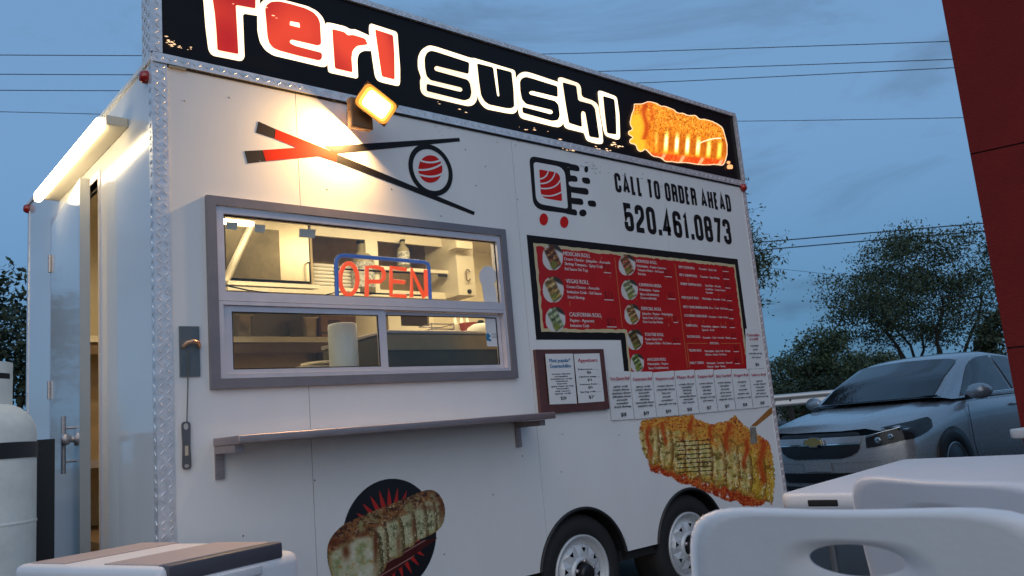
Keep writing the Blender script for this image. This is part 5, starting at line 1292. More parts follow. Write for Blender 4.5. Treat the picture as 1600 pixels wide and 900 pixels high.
for k in range(8):
    cor = [(tops[k] + .4, topy[k] + (k % 3) * .5), (tops[k + 1] - .4, topy[k + 1] - .4), (bots[k + 1] - .4, boty[k + 1] - .3), (bots[k] + .4, boty[k])]
    g_ = sheet_geo('paper_menu', cor, 'white paper menu sheet, ' + pos[k], 'paper menu', 'paper menus taped in a row', .004, -.0045 - .0004 * (k % 2))
    lines(*g_, [SH[k][0]], M_pinkink, SH[k][1], SH[k][2], -.0115)
g_ = sheet_geo('paper_menu', [(1164.5, 513.5), (1188, 514), (1195.5, 575), (1166, 577)], 'single cream paper menu sheet above the right end of the row', 'paper menu', 'paper menus taped in a row', .003, -.0052)
lines(*g_, ['Caterpillar', 'roll'], M_pinkink, ['cucumber', 'eel', 'avocado on top', 'eel sauce'], '$16', -.0115)
# framed menu
o = empty('menu_frame', 'brown wooden frame holding two white menu sheets beside the window', 'menu frame', (2.1, -.02, 1.086))
a, b, c_, d = P(837, 546, -.02), P(943.5, 545.5, -.02), P(951.5, 640.5, -.02), P(845, 645.5, -.02)
fx0, fx1, fz0, fz1 = (a[0] + d[0]) / 2, (b[0] + c_[0]) / 2, (c_[2] + d[2]) / 2, (a[2] + b[2]) / 2
M_fr = mat('brown_frame', (.10, .040, .038), .45, 0, .2, 10)
bw = .05
m = MB(); m.slab([(fx0, fz0), (fx1, fz0), (fx1, fz1), (fx0, fz1)], [[(fx0 + bw, fz0 + bw), (fx0 + bw, fz1 - bw * .7), (fx1 - bw, fz1 - bw * .7), (fx1 - bw, fz0 + bw)]], -.022, -.001); m.build('moulding', M_fr, o)
m = MB(); m.box((fx0 + .01, -.012, fz0 + .01), (fx1 - .01, -.004, fz1 - .01)); m.build('backboard', M_fr, o)
for k, (cor, hd, hm, body, price) in enumerate((([(852, 553), (895, 552.5), (901.5, 630.5), (859, 632)], ['Most popular*', 'Guamuchilito'], M_blueink, ['cream cheese', 'cucumber', 'imitation crab', 'chicken', 'bacon', 'spicy mayo on top', 'avocado', 'eel sauce', 'spicy crab'], '$20'),
      ([(896.5, 553), (936.5, 552), (944.5, 627), (904, 630)], ['Appetizers'], M_pinkink, ['Edamame .......', '$6', 'Chicken wings ....', '$13', 'Camaron Katsu ....', '$15', 'Spring rolls ......'], '$7'))):
    tl, tr_, br, bl = [P(*q, -.023) for q in cor]
    m = MB(); m.slab([(bl[0], bl[2]), (br[0], br[2]), (tr_[0], tr_[2]), (tl[0], tl[2])], (), -.0235, -.0225); s = m.build('sheet', M_paper, o)
    xm = (tl[0] + tr_[0] + br[0] + bl[0]) / 4; wd = (tr_[0] - tl[0]); ht = tl[2] - bl[2]; z = tl[2]
    m = MB()
    for j, h in enumerate(hd): put_text(m, h, xm - wd * .38, xm + wd * .38, z - ht * (.17 + .11 * j), ht * .075, -.0245)
    bold(m, 0, 0, .0025); m.build('heading', hm, s)
    m = MB(); z -= ht * (.2 + .10 * len(hd)); st = (z - bl[2] - ht * .16) / len(body)
    for j, t in enumerate(body):
        big = t.startswith('$'); hw = wd * (.16 if big else min(.8, .048 * len(t) + .1)); put_text(m, t, xm - hw / 2, xm + hw / 2, z - st * (j + .4), ht * (.05 if big else .03), -.0245)
    put_text(m, price, xm - wd * .1, xm + wd * .1, bl[2] + ht * .08, ht * .06, -.0245); bold(m, 0, 0, .002); m.build('lettering', M_ink, s)

# ================================================================== PROPANE BOTTLE AND BRACKET
tx, ty_ = -.485, .455
pt_ = empty('propane_tank', 'tall white propane cylinder strapped to a black bracket by the door', 'propane tank', (tx, ty_, .42))
M_tank = mat('tank_white', (.76, .76, .70), .45, 0, .16, 7, .08, 30)
z0 = .425; zt = 1.285
m = MB(); m.lathe([(0, .02), (.12, .02), (.165, .05), (.19, .11), (.192, .12), (.192, zt - z0 - .115), (.188, zt - z0 - .085), (.172, zt - z0 - .05), (.14, zt - z0 - .02), (.10, zt - z0), (0, zt - z0 + .008)], (tx, ty_, z0), 48); m.build('cylinder', M_tank, pt_)
m = MB(); m.lathe([(.140, .03), (.150, .0), (.144, .0), (.134, .03)], (tx, ty_, z0), 40); m.build('foot_ring', M_tank, pt_)
m = MB(); n = 40; rows = []
a0, a1 = math.radians(-150), math.radians(150)
for h in (0, .03, .06, .10, .155):
    rows.append([(tx + .112 * math.cos(t), ty_ + .112 * math.sin(t), zt - .008 + h) for t in np.linspace(a0, a1, n)])
m.grid(rows); rows2 = [[(tx + .106 * math.cos(t), ty_ + .106 * math.sin(t), zt - .008 + h) for t in np.linspace(a0, a1, n)] for h in (.155, 0)]; m.grid([rows[-1]] + rows2); m.build('collar', M_tank, pt_)
va = math.atan2(CAM[1] - ty_, CAM[0] - tx) + .85
m = MB(); m.grid([[(tx + .1125 * math.cos(t), ty_ + .1125 * math.sin(t), zt + h) for t in np.linspace(va - .28, va + .28, 8)] for h in (.085, .105)]); m.build('collar_slot', M_dark, pt_)
m = MB(); m.cyl((tx, ty_, zt), (tx, ty_, zt + .09), .016, n=12); m.cyl((tx - .04, ty_, zt + .05), (tx + .06, ty_, zt + .05), .012, n=10); m.lathe([(.03, .09), (.032, .1), (.03, .112), (0, .112)], (tx, ty_, zt), 16); m.build('valve', mat('brass', (.5, .38, .18), .35, .9), pt_)
m = MB(); m.lathe([(.1925, -.006), (.1945, -.003), (.1945, .003), (.1925, .006)], (tx, ty_, .86), 48); m.build('weld_seam', M_tank, pt_)
br = empty('tank_bracket', 'black steel bracket and strap holding the propane cylinder', 'bracket', (-.22, .5, .42))
m = MB(); q = PX(66, 700, -.20); sz = PX(40, 700, -.30)[2]
zst = sz - .012
m.box((-.245, q[1] - .055, .42), (-.165, q[1] + .035, zst + .045)); m.build('post', mat('bracket_black', (.014, .014, .016), .5), br)
m = MB(); m.grid([[(tx + .1955 * math.cos(t), ty_ + .1955 * math.sin(t), zst + h) for t in np.linspace(0, 2 * math.pi, 49)] for h in (-.028, .028)]); m.box((tx + .17, q[1] - .02, zst - .028), (-.24, q[1] + .015, zst + .028)); m.build('strap', mat('bracket_black', (.014, .014, .016), .5), br)

# ================================================================== COOLER IN FRONT
ZC = .772
A, B, C_, D_ = [PZ(*q, ZC) for q in ((70, 876), (250, 883), (436, 850), (213, 853.5))]
e1 = (A - B + D_ - C_); e1[2] = 0; L1 = np.linalg.norm(e1) / 2; e1 /= np.linalg.norm(e1); e2 = np.array([e1[1], -e1[0], 0]); W1 = .36
cc = B + e1 * L1 / 2 + e2 * W1 / 2
co = empty('cooler', 'white lidded cooler with striped lid in the bottom left corner', 'cooler', (0, 0, 0))
M_ctop = mat('lid_taupe', (.42, .35, .34), .5, 0, .06, 10); M_clip = mat('lid_grey', (.085, .08, .095), .45)
m = MB(); m.bbox((-W1 / 2 - .035, -L1 / 2 - .05, .06), (W1 / 2 + .075, L1 / 2 + .05, ZC - .030), .035); m.build('body', M_white, co)
m = MB(); m.bbox((-W1 / 2 - .030, -L1 / 2 - .04, ZC - .052), (W1 / 2 + .012, L1 / 2 + .04, ZC - .002), .020); lid = m.build('lid', M_white, co)
for (s0, s1) in ((.0, .40), (.70, 1.0)):
    m = MB(); m.box((-W1 / 2, -L1 / 2 + s0 * L1, ZC - .006), (W1 / 2 + .002, -L1 / 2 + s1 * L1, ZC + .0008)); m.build('lid_inlay', M_ctop, lid)
m = MB(); m.bbox((-W1 / 2 - .01, -L1 / 2 - .046, ZC - .044), (W1 / 2 + .005, -L1 / 2 - .002, ZC + .001), .006); m.build('front_lip', M_clip, lid)
m = MB(); m.bbox((-.05, -L1 / 2 - .056, ZC - .075), (.10, -L1 / 2 - .045, ZC - .047), .005); m.build('latch', M_white, co)
for sx in (-1, 1):
    for sy in (-1, 1): m = MB(); m.lathe([(0, 0), (.03, 0), (.032, .03), (.03, .06), (0, .06)], (sx * W1 * .4, sy * L1 * .42, 0), 14); m.build('foot', M_clip, co)
co.location = (cc[0], cc[1], 0); co.rotation_euler.z = math.atan2(e2[1], e2[0])

# ================================================================== FOLDING CHAIRS AND TABLES
def make_chair(label):
    c = empty('folding_chair', label, 'chair', (0, 0, 0), 'white folding chairs at the tables')
    n, mm = 72, 9
    hz_, hw_, hh_ = .814, .056, .021
    def outline(t):
        cs, sn = math.cos(t), math.sin(t); k = 5.0
        r = (abs(cs) ** k + abs(sn) ** k) ** (-1 / k); y, z = r * cs, r * sn
        zz = .735 + z * .145; wd = .218 + .022 * (1 - z) / 2 * 2
        return y * wd, zz
    def bend(y, z, off):
        return (-.215 - .22 * (z - .45) - .05 + .16 * y * y - off - .0, y, z - .014 * (1 - (y / .24) ** 2) * max(0, (z - .74) / .14))
    m = MB(); rows = []
    for sgn in (0, 1):
        for i in range(mm + 1):
            s = i / mm if sgn == 0 else 1 - i / mm
            row = []
            for k in range(n):
                t = 2 * math.pi * k / n; oy, oz = outline(t); iy, iz = hw_ * math.cos(t), hz_ + hh_ * math.sin(t)
                y = iy + (oy - iy) * s; z = iz + (oz - iz) * s
                rnd = .010 * (1 - max(0, (s - .88) / .12) ** 2 * 1 - max(0, (.12 - s) / .12) ** 2 * .8) if True else 0
                row.append(bend(y, z, (rnd if sgn == 0 else -rnd)))
            rows.append(row)
    rows.append(rows[0])
    m.grid(rows, True, True); m.build('backrest', M_white, c)
    m = MB(); m.bbox((-.20, -.215, .435), (.20, .215, .462), .012); m.build('seat', M_white, c)
    for s in (-1, 1):
        m = MB(); m.tube([(.24, s * .235, .012), (.10, s * .235, .30), (-.18, s * .235, .52), (-.285, s * .225, .76)], .0125, 10); m.build('front_leg', M_leg, c)
        m = MB(); m.tube([(-.27, s * .215, .012), (-.05, s * .215, .26), (.12, s * .215, .43)], .0125, 10); m.build('rear_leg', M_leg, c)
    m = MB(); m.tube([(.20, -.235, .10), (.20, .235, .10)], .009, 8); m.tube([(-.22, -.215, .07), (-.22, .215, .07)], .009, 8); m.build('stretcher', M_leg, c)
    return c
ch = make_chair('nearest white plastic folding chair with oval hand hole, bottom right corner')
def place_chair(o, topL, topR, ztop, wid=.44):
    a, b = PZ(*topL, ztop), PZ(*topR, ztop); d = b - a; d[2] = 0; d /= np.linalg.norm(d)
    mid = a + d * wid / 2
    fw = np.array([-d[1], d[0], 0])            # the sitter looks away from the viewer
    if fw @ (mid - CAM) < 0: fw = -fw
    o.rotation_euler.z = math.atan2(fw[1], fw[0]); pos = mid + fw * (.215 + .05 + .22 * .42)
    o.location = (pos[0], pos[1], 0)
ch2 = copy_tree(ch); ch2['label'] = 'second white folding chair, behind the nearest one, at the near end of the table'
place_chair(ch, (1076, 793), (1600, 793), .905, .455)
place_chair(ch2, (1328, 748), (1600, 763), .897, .455)
ch.scale = ch2.scale = (1.045, 1.045, 1.045)

def make_table(label, W_, L_, nm='folding_table'):
    t = empty(nm, label, 'table', (0, 0, 0), 'white folding tables')
    m = MB(); pl_ = rpoly([(0, 0, .05), (L_, 0, .05), (L_, W_, .05), (0, W_, .05)], 6)
    ins = rpoly([(.012, .012, .045), (L_ - .012, .012, .045), (L_ - .012, W_ - .012, .045), (.012, W_ - .012, .045)], 6)
    rows = [[(p[0], p[1], z) for p in q] for q, z in ((ins, .678), (pl_, .686), (pl_, .730), (rpoly([(.004, .004, .048), (L_ - .004, .004, .048), (L_ - .004, W_ - .004, .048), (.004, W_ - .004, .048)], 6), .738), (ins, .7405))]
    m.grid(rows, True, True); n = len(ins)
    m.add([(p[0], p[1], .7405) for p in ins], [tuple(range(n))]); m.add([(p[0], p[1], .678) for p in ins], [tuple(range(n))[::-1]])
    m.build('table_top', M_white, t)
    for x in (.18, L_ - .18):
        for y in (.09, W_ - .09): m = MB(); m.tube([(x, y, 0), (x, y, .677)], .0125, 10); m.build('leg', M_leg, t)
        m = MB(); m.tube([(x, .09, .12), (x, W_ - .09, .12)], .010, 8); m.build('crossbar', M_leg, t)
    m = MB(); m.bbox((-.003, .10, .698), (.006, .20, .720), .008); m.build('hand_slot', M_dark, t)
    return t
tn, tf = PZ(1215, 772, .74), PZ(1410, 717.5, .74)
d = tf - tn; LL = np.linalg.norm(d); d /= LL
tb = make_table('white plastic folding table with a dark hand slot, behind the folding chairs', .76, LL)
# local +y must run to the viewer's right: mirror by placing the origin at the other corner
for o in tb.children:
    for v in o.data.vertices: v.co.y = -v.co.y
    o.data.flip_normals()
tb.location = (tn[0], tn[1], 0); tb.rotation_euler.z = math.atan2(d[1], d[0])
tb2 = copy_tree(tb); tb2['label'] = 'white folding table at the right edge, in front of the red wall'
q = PZ(1575, 671, .74); tb2.location = (q[0], q[1], 0); tb2.rotation_euler.z = math.radians(-8); tb2.scale = (.42, 1, 1)

# ================================================================== RED WALL
az = math.radians(71.45); cn = CAM + 7.3 * np.array([math.sin(az), math.cos(az), 0]); cn[2] = 0
wa = math.radians(163.5); wd_ = np.array([math.sin(wa), math.cos(wa), 0]); wn = np.array([math.sin(wa - math.pi / 2), math.cos(wa - math.pi / 2), 0])
rb = empty('red_building', 'dark red stucco wall with panel joints along the right edge', 'building', cn)
M_redw = mat('red_stucco', (.18, .018, .016), .9, 0, .14, 2.2, .5, 110, spec=.15)
zj = [0, 1.0365 + .0371 * 7.3, 1.0365 + .2465 * 7.3, 5.2]
for k in range(3):
    m = MB(); vs = []
    for z in (zj[k] + (.006 if k else 0), zj[k + 1] - .006):
        for (u, v) in ((0, 0), (5, 0), (5, .45), (0, .45)): vs.append(cn + wd_ * u + wn * v + np.array([0, 0, z]))
    m.add(vs, [(0, 1, 5, 4), (1, 2, 6, 5), (2, 3, 7, 6), (3, 0, 4, 7), (4, 5, 6, 7), (3, 2, 1, 0)]); m.build('wall_panel', M_redw, rb, True)
m = MB(); vs = []
for z in (0.01, 5.15):
    for (u, v) in ((.02, .02), (4.98, .02), (4.98, .43), (.02, .43)): vs.append(cn + wd_ * u + wn * v + np.array([0, 0, z]))
m.add(vs, [(0, 1, 5, 4), (1, 2, 6, 5), (2, 3, 7, 6), (3, 0, 4, 7)]); m.build('joint_backing', M_dark, rb)

# ================================================================== CAR
car = empty('parked_car', 'silver four-door sedan parked nose-in behind the trailer', 'car', (0, 0, 0))
M_car = mat('silver_paint', (.38, .39, .41), .26, .45, .03, 40, coat=.6)
M_cglass = mat('car_glass', (.012, .015, .020), .04, 0, spec=.8)
M_cblack = mat('car_black', (.008, .008, .009), .45)
M_chrome = mat('chrome', (.75, .74, .72), .12, 1.0)
ST = [(2.28, .735, .86, .20), (2.24, .765, .87, .19), (2.08, .81, .88, .19), (1.85, .855, .89, .20), (1.55, .90, .895, .21), (1.25, .935, .895, .21), (1.02, .965, .895, .22), (.5, .985, .89, .22), (-.4, .99, .89, .22), (-1.2, 1.01, .89, .22), (-1.7, 1.02, .88, .23), (-2.1, 1.0, .85, .26), (-2.28, .93, .80, .32), (-2.31, .80, .78, .36)]
def sm(t): t = max(0, min(1, t)); return t * t * (3 - 2 * t)
def shift(u, v):
    if u > 1.0: return u - .26 * (abs(v) / .88) ** 2.4 * sm((u - 1.0) / 1.1)
    if u < -1.4: return u + .18 * (abs(v) / .88) ** 2.4 * sm((-1.4 - u) / .8)
    return u
def prof(st):
    u, zc, hw, zb = st
    crease = .012 * sm((u - 1.0) / .4)
    pts = [(0, zc), (.30 * hw, zc - .004), (.58 * hw, zc - .006 + crease), (.70 * hw, zc - .022), (.84 * hw, zc - .030), (.93 * hw, zc - .058), (.985 * hw, zc - .12), (hw, zc - .20)] + [(hw * k, (zc - .20) + (zb - zc + .20) * t) for k, t in ((.99, .3), (.99, .6), (.95, .86), (.90, 1.0))]
    return pts
m = MB(); rows = []
for st in ST:
    p = prof(st); full = [(-a, b) for a, b in p[:0:-1]] + p
    rows.append([(shift(st[0], v), v, z) for v, z in full])
m.grid(rows)
for st, sg in ((ST[0], 1), (ST[-1], -1)):
    p = prof(st)[5:]; cap = []
    for k, (v, z) in enumerate(p):
        cap.append([(shift(st[0], v * s) + sg * .035 * (1 - s * s) * math.sin(math.pi * min(1, (k + .6) / len(p))), v * s, z) for s in np.linspace(-1, 1, 17)])
    m.grid(cap)
m.build('body', M_car, car, True)
_p0 = prof(ST[0])[5:]
def bodyfront(v, z, off=0.0):
    """how far forward the nose reaches at (v, z)"""
    zs = [q[1] for q in _p0]; kk = np.interp(-z, [-q for q in zs], range(len(zs))); vk = np.interp(-z, [-q for q in zs], [q[0] for q in _p0]); q = min(1, abs(v) / vk)
    return shift(2.28, v) + .035 * (1 - q * q) * math.sin(math.pi * min(1, (kk + .6) / len(zs))) + off - max(0, z - zs[0]) * .45
GS = [(1.10, .972, .70), (.72, 1.20, .67), (.30, 1.405, .625), (.05, 1.452, .62), (-.35, 1.472, .615), (-.8, 1.44, .60), (-1.1, 1.375, .58), (-1.45, 1.20, .58), (-1.8, 1.02, .62)]
m = MB(); rows = []
for (u, zt, hw) in GS:
    k = (zt - .96) / .5
    pts = [(0, zt), (.45 * hw, zt - .008 * k), (.8 * hw, zt - .026 * k), (hw, zt - .065 * k), (hw + (.815 - hw) * .5, zt * .5 + .95 * .5 - .02 * k), (.82, .945)]
    full = [(-a, b) for a, b in pts[:0:-1]] + pts
    rows.append([(u + (.10 * (1 - (v / .82) ** 2) if u > .2 else 0) * sm((u - .2) / .6), v, z) for v, z in full])
m.grid(rows); m.build('cabin', M_car, car, True)
def gh(u):
    for a, b in zip(GS[:-1], GS[1:]):
        if a[0] >= u >= b[0]:
            t = (a[0] - u) / (a[0] - b[0]); return a[1] + (b[1] - a[1]) * t, a[2] + (b[2] - a[2]) * t
    return GS[0][1:] if u > GS[0][0] else GS[-1][1:]
def screen(us, f, off):
    m = MB(); rows = []
    for u in us:
        zt, hw = gh(u); k = (zt - .96) / .5; row = []
        for s in np.linspace(-f, f, 15):
            v = s * hw; drop = np.interp(abs(s), [0, .45, .8, 1.0], [0, .008 * k, .026 * k, .065 * k])
            uu = u + (.10 * (1 - (v / .82) ** 2) * sm((u - .2) / .6) if u > .2 else 0)
            row.append((uu + off[0], v, zt - drop + off[1]))
        rows.append(row)
    m.grid(rows); return m
screen(np.linspace(1.09, .34, 12), .93, (.010, .012)).build('windscreen', M_cglass, car)
screen(np.linspace(-1.14, -1.76, 8), .90, (-.010, .012)).build('rear_screen', M_cglass, car)
m = screen(np.linspace(1.16, 1.085, 3), 1.05, (.012, .006)); m.build('cowl', M_cblack, car)
for s in (-1, 1):
    for lo, hi in (([(.84, .985), (-.27, .99)], [(.84, .987), (.60, 1.12), (.28, 1.315), (.05, 1.372), (-.27, 1.388)]), ([(-.34, .99), (-1.20, 1.0), (-1.28, 1.09)], [(-.34, 1.388), (-.75, 1.365), (-1.02, 1.29), (-1.28, 1.10)])):
        m = MB(); rows = []
        for u in np.linspace(hi[0][0], hi[-1][0], 16):
            z0_ = np.interp(-u, [-q[0] for q in lo], [q[1] for q in lo]); z1_ = np.interp(-u, [-q[0] for q in hi], [q[1] for q in hi])
            zt, hw = gh(u); k = (zt - .96) / .5; pa = [(zt - .065 * k, hw), (zt * .5 + .475 - .02 * k, hw + (.815 - hw) * .5), (.945, .82)]
            rows.append([(u, s * (np.interp(z, [q[0] for q in pa][::-1], [q[1] for q in pa][::-1]) + .012), z) for z in np.linspace(z0_, z1_, 8)])
        m.grid(rows); m.build('side_window', M_cglass, car)
    m = MB(); m.tube([(.86, s * .832, .975), (.3, s * .838, .978), (-.5, s * .838, .985), (-1.25, s * .835, .992)], .008, 6); m.build('window_strip', M_chrome, car)
    mi = MB(); rows = []
    for i in range(9):
        th = math.pi * i / 8
        rows.append([(.80 + .07 * math.cos(th) * .9 - .03 * math.sin(th) * math.cos(t), s * (.96 + .125 * math.sin(th) * math.cos(t)), 1.0 + .082 * math.sin(th) * math.sin(t)) for t in np.linspace(0, 2 * math.pi, 18)[:-1]])
    mi.grid(rows, True, True); mi = mi.build('door_mirror', M_car, car, True)
    m = MB(); m.tube([(.80, s * .82, .955), (.80, s * .90, .975)], .022, 8); m.build('mirror_arm', M_cblack, mi)
    # headlamp wrapping the corner
    front = [(.50, .655, .560), (.57, .672, .566), (.64, .692, .578), (.71, .712, .592), (.77, .728, .606)]
    side = [(2.26, .742, .620), (2.16, .760, .640), (2.04, .778, .668), (1.93, .792, .705), (1.85, .800, .770)]
    def sidept(u0, z, off):
        a = max(q for q in range(len(ST)) if ST[q][0] >= u0); t = (ST[a][0] - u0) / (ST[a][0] - ST[a + 1][0]); st = tuple(p + (q - p) * t for p, q in zip(ST[a], ST[a + 1]))
        p = prof(st)[3:]; v = np.interp(-z, [-q[1] for q in p], [q[0] for q in p]); return (shift(u0, v) + off * .7, s * (v + off), z)
    rows = []
    for t in np.linspace(0, 1, 6):
        row = [(bodyfront(v, zt + (zb_ - zt) * t, .014), s * v, zt + (zb_ - zt) * t) for v, zt, zb_ in front] + [sidept(u, zt + (zb_ - zt) * t, .014) for u, zt, zb_ in side]
        rows.append(row)
    m = MB(); m.grid(rows); h = m.build('headlamp', mat('lamp_dark', (.020, .022, .024), .12, 0, .5, 14, spec=.3), car)
    for (v, z, r) in ((.60, .622, .034), (.70, .650, .030)):
        m = MB(); m.lathe([(r, -.012), (r, .006), (r * .8, .010), (0, .004)], (bodyfront(v, z, .016), s * v, z), 20, 'x'); m.build('lamp_reflector', mat('reflector', (.5, .5, .5), .15, .9), h)
    m = MB(); m.tube([(bodyfront(.50 + .27 * t, .668 + .062 * t, .016), s * (.50 + .27 * t), .668 + .062 * t) for t in np.linspace(0, 1, 6)], .005, 5); m.build('lamp_trim', M_chrome, h)
def fascia(poly, off=.012, n=17):
    """front panel piece: list of (z, half width) rows across the nose"""
    m = MB(); m.grid([[(bodyfront(v, z, off), v, z) for v in np.linspace(-hw, hw, n)] for z, hw in poly]); return m
fascia([(.716, .41), (.705, .44), (.684, .45)], .010).build('upper_grille', M_cblack, car)
fascia([(.676, .455), (.662, .46), (.630, .46), (.618, .455)], .020).build('grille_bar', M_car, car)
fascia([(.616, .455), (.604, .452)], .022).build('chrome_strip', M_chrome, car)
fascia([(.600, .445), (.57, .445), (.53, .42), (.495, .36), (.472, .26)], .012).build('lower_grille', M_cblack, car)
fascia([(.335, .44), (.31, .47), (.24, .42)], .012).build('air_intake', M_cblack, car)
fascia([(.44, .60), (.432, .60)], .006).build('bumper_crease', M_car, car)
fascia([(.20, .70), (.17, .70)], .01).build('front_splitter', M_cblack, car)
fascia([(.445, .15), (.352, .15)], .020, 7).build('plate_holder', M_car, car)
m = MB()     # bow-tie badge: a slanted cross, gold with a chrome rim
def badge(sc, off): return [(y * sc, z * sc) for y, z in ((-.115, -.028), (-.040, -.028), (-.052, -.050), (.040, -.050), (.052, -.028), (.115, -.028), (.100, .028), (.040, .028), (.052, .050), (-.040, .050), (-.052, .028), (-.100, .028))]
for nm, sc, off, mt in (('badge_rim', 1.0, .0, M_chrome), ('badge_gold', .84, .006, mat('badge_gold', (.55, .38, .14), .3, .7))):
    m = MB(); m.slab(badge(sc, off), (), 0, .012); m.v = [(2.338 + off - v[1] + .012, v[0], .640 + v[2]) for v in m.v]; m.build(nm, mt, car, True)
for (u, s) in ((1.35, 1), (1.35, -1), (-1.33, 1), (-1.33, -1)):
    m = MB(); m.lathe([(.355, .0), (.355, .012), (.0, .012)], (0, 0, 0), 40, 'y'); m.v = [(u + v[0], s * (.885 + v[1]), .33 + v[2]) for v in m.v]; m.build('wheel_arch', M_cblack, car, True)
    m = MB(); m.lathe([(.21, .0), (.22, .02), (.29, .025), (.315, .01), (.32, -.03), (.32, -.18)], (0, 0, 0), 44, 'y'); m.v = [(u + v[0], s * (.885 + v[1]), .322 + v[2]) for v in m.v]; wv = m.build('wheel', M_tyre, car, True)
    m = MB(); m.lathe([(.215, .01), (.205, .018), (.195, .004), (.06, .008), (.05, .016), (0, .018)], (0, 0, 0), 44, 'y'); m.v = [(u + v[0], s * (.887 + v[1]), .322 + v[2]) for v in m.v]; m.build('rim', mat('alloy', (.4, .4, .42), .3, .8), wv, True)
for (a, b) in (((1.12, -.30), (1.18, .32)), ((1.12, .28), (1.16, .70))):
    m = MB(); m.tube([(a[0] + .02, a[1], .995), (b[0] - .02, b[1], .992)], .008, 6); m.build('wiper', M_cblack, car)
for s in (-1, 1):
    m = MB(); m.tube([(.96, s * .902, .88), (.96, s * .905, .5), (.90, s * .895, .30)], .0035, 4); m.tube([(-.30, s * .900, .93), (-.30, s * .9005, .5), (-.30, s * .89, .30)], .0035, 4); m.build('door_gap', M_cblack, car)
    m = MB(); m.bbox((-.20, s * .885, .82), (-.02, s * .915, .845), .008); m.build('door_handle', M_car, car)
m = MB(); m.tube([(-.9, 0, 1.43), (-1.02, 0, 1.50)], .012, 6); m.build('aerial', M_cblack, car)
car.location = (9.06, 1.21, 0); car.rotation_euler.z = math.radians(176)

# ================================================================== PLANTS
def leaf_mesh(name, pts, size, m, parent, rg, aspect=2.0, squash=1.0):
    n = len(pts); d = rg.normal(size=(n, 3)); d /= np.linalg.norm(d, axis=1)[:, None]
    e = np.cross(d, rg.normal(size=(n, 3))); e /= np.linalg.norm(e, axis=1)[:, None]
    s = size * rg.uniform(.6, 1.4, size=(n, 1)); a = d * s * aspect * .5; b = e * s * .5
    o = np.array(parent['_o'][:])
    V = np.stack([pts - a, pts + b, pts + a, pts - b], 1).reshape(-1, 3) - o
    F = np.arange(4 * n).reshape(n, 4)
    me = bpy.data.meshes.new(name); me.from_pydata(V.tolist(), [], F.tolist()); me.materials.append(m)
    ob = bpy.data.objects.new(name, me); col.objects.link(ob); ob.parent = parent; ob['_o'] = tuple(o); return ob
def foliage(name, c1, c2):
    m = mat(name, c1, .7, 0); t = m.node_tree; b = t.nodes['Principled BSDF']
    g = t.nodes.new('ShaderNodeNewGeometry'); r = t.nodes.new('ShaderNodeMixRGB'); r.inputs[1].default_value = (*c1, 1); r.inputs[2].default_value = (*c2, 1)
    t.links.new(g.outputs['Random Per Island'], r.inputs[0]); t.links.new(r.outputs[0], b.inputs['Base Color']); return m
M_leaf = foliage('mesquite_leaf', (.030, .050, .022), (.065, .095, .040)); M_leafd = foliage('dark_leaf', (.018, .030, .014), (.040, .060, .026)); M_leafp = foliage('paloverde_leaf', (.045, .065, .022), (.085, .105, .04))
M_leafm = foliage('mesquite_leaf_dark', (.022, .038, .016), (.050, .074, .030))
M_bark = mat('bark', (.035, .028, .022), .9, 0, .3, 9)
def grow(m, p, d, L_, r, depth, rg, tips, split, flat, up, wob=.25):
    n = 4; pts = [p]; q = p.copy(); dd = d.copy()
    for i in range(n):
        dd = dd + rg.normal(scale=wob, size=3) * .5; dd[2] += up * .1; dd /= np.linalg.norm(dd); q = q + dd * L_ / n; pts.append(q.copy())
    m.tube(pts, np.linspace(r, r * .62, n + 1), 6 if depth > 1 else 4, False)
    if depth <= 1: tips.append(pts[2]); tips.append(q); tips.append((pts[2] + q) / 2)
    if depth == 0: return
    for k in range(split):
        a = rg.normal(size=3); nd = dd + a * .62; nd[2] = nd[2] * flat + up * .22; nd /= np.linalg.norm(nd)
        s = q if k < 2 else pts[rg.integers(2, n)]
        grow(m, s, nd, L_ * rg.uniform(.62, .85), r * .58, depth - 1, rg, tips, split, flat, up, wob)
def tree(name, label, base, L0, r0, stems, depth, split, flat, up, lean, nl, sig, size, lm, seed, group=None, cat='tree', aspect=2.0, fit=None):
    rg = np.random.default_rng(seed); o = empty(name, label, cat, base, group); tips = []
    m = MB()
    for k in range(stems):
        th = 2 * math.pi * (k + rg.uniform(-.2, .2)) / stems; d = np.array([math.cos(th) * lean, math.sin(th) * lean, 1.0]); d /= np.linalg.norm(d)
        grow(m, np.array(base, float) + np.array([math.cos(th), math.sin(th), 0]) * r0 * .6, d, L0 * rg.uniform(.85, 1.15), r0 / math.sqrt(stems), depth, rg, tips, split, flat, up)
    if fit:        # crown radius and height of this tree
        bb = np.array(base, float); T = np.array(tips) - bb
        sx = fit[0] / np.percentile(np.hypot(T[:, 0], T[:, 1]), 96); szz = fit[1] / np.percentile(T[:, 2], 98); S = np.array([sx, sx, szz])
        tips = list(T * S + bb); m.v = [tuple((np.array(v) - bb) * S + bb) for v in m.v]
    m.build('trunk', M_bark, o)
    T = np.array(tips); pts = np.repeat(T, nl, 0) + rg.normal(scale=sig, size=(len(T) * nl, 3)) * np.array([1, 1, .65])
    leaf_mesh('crown', pts, size, lm, o, rg, aspect)
    return o, T
def gnd(px, d): q = PD(px, 620, d); return (q[0], q[1], 0)
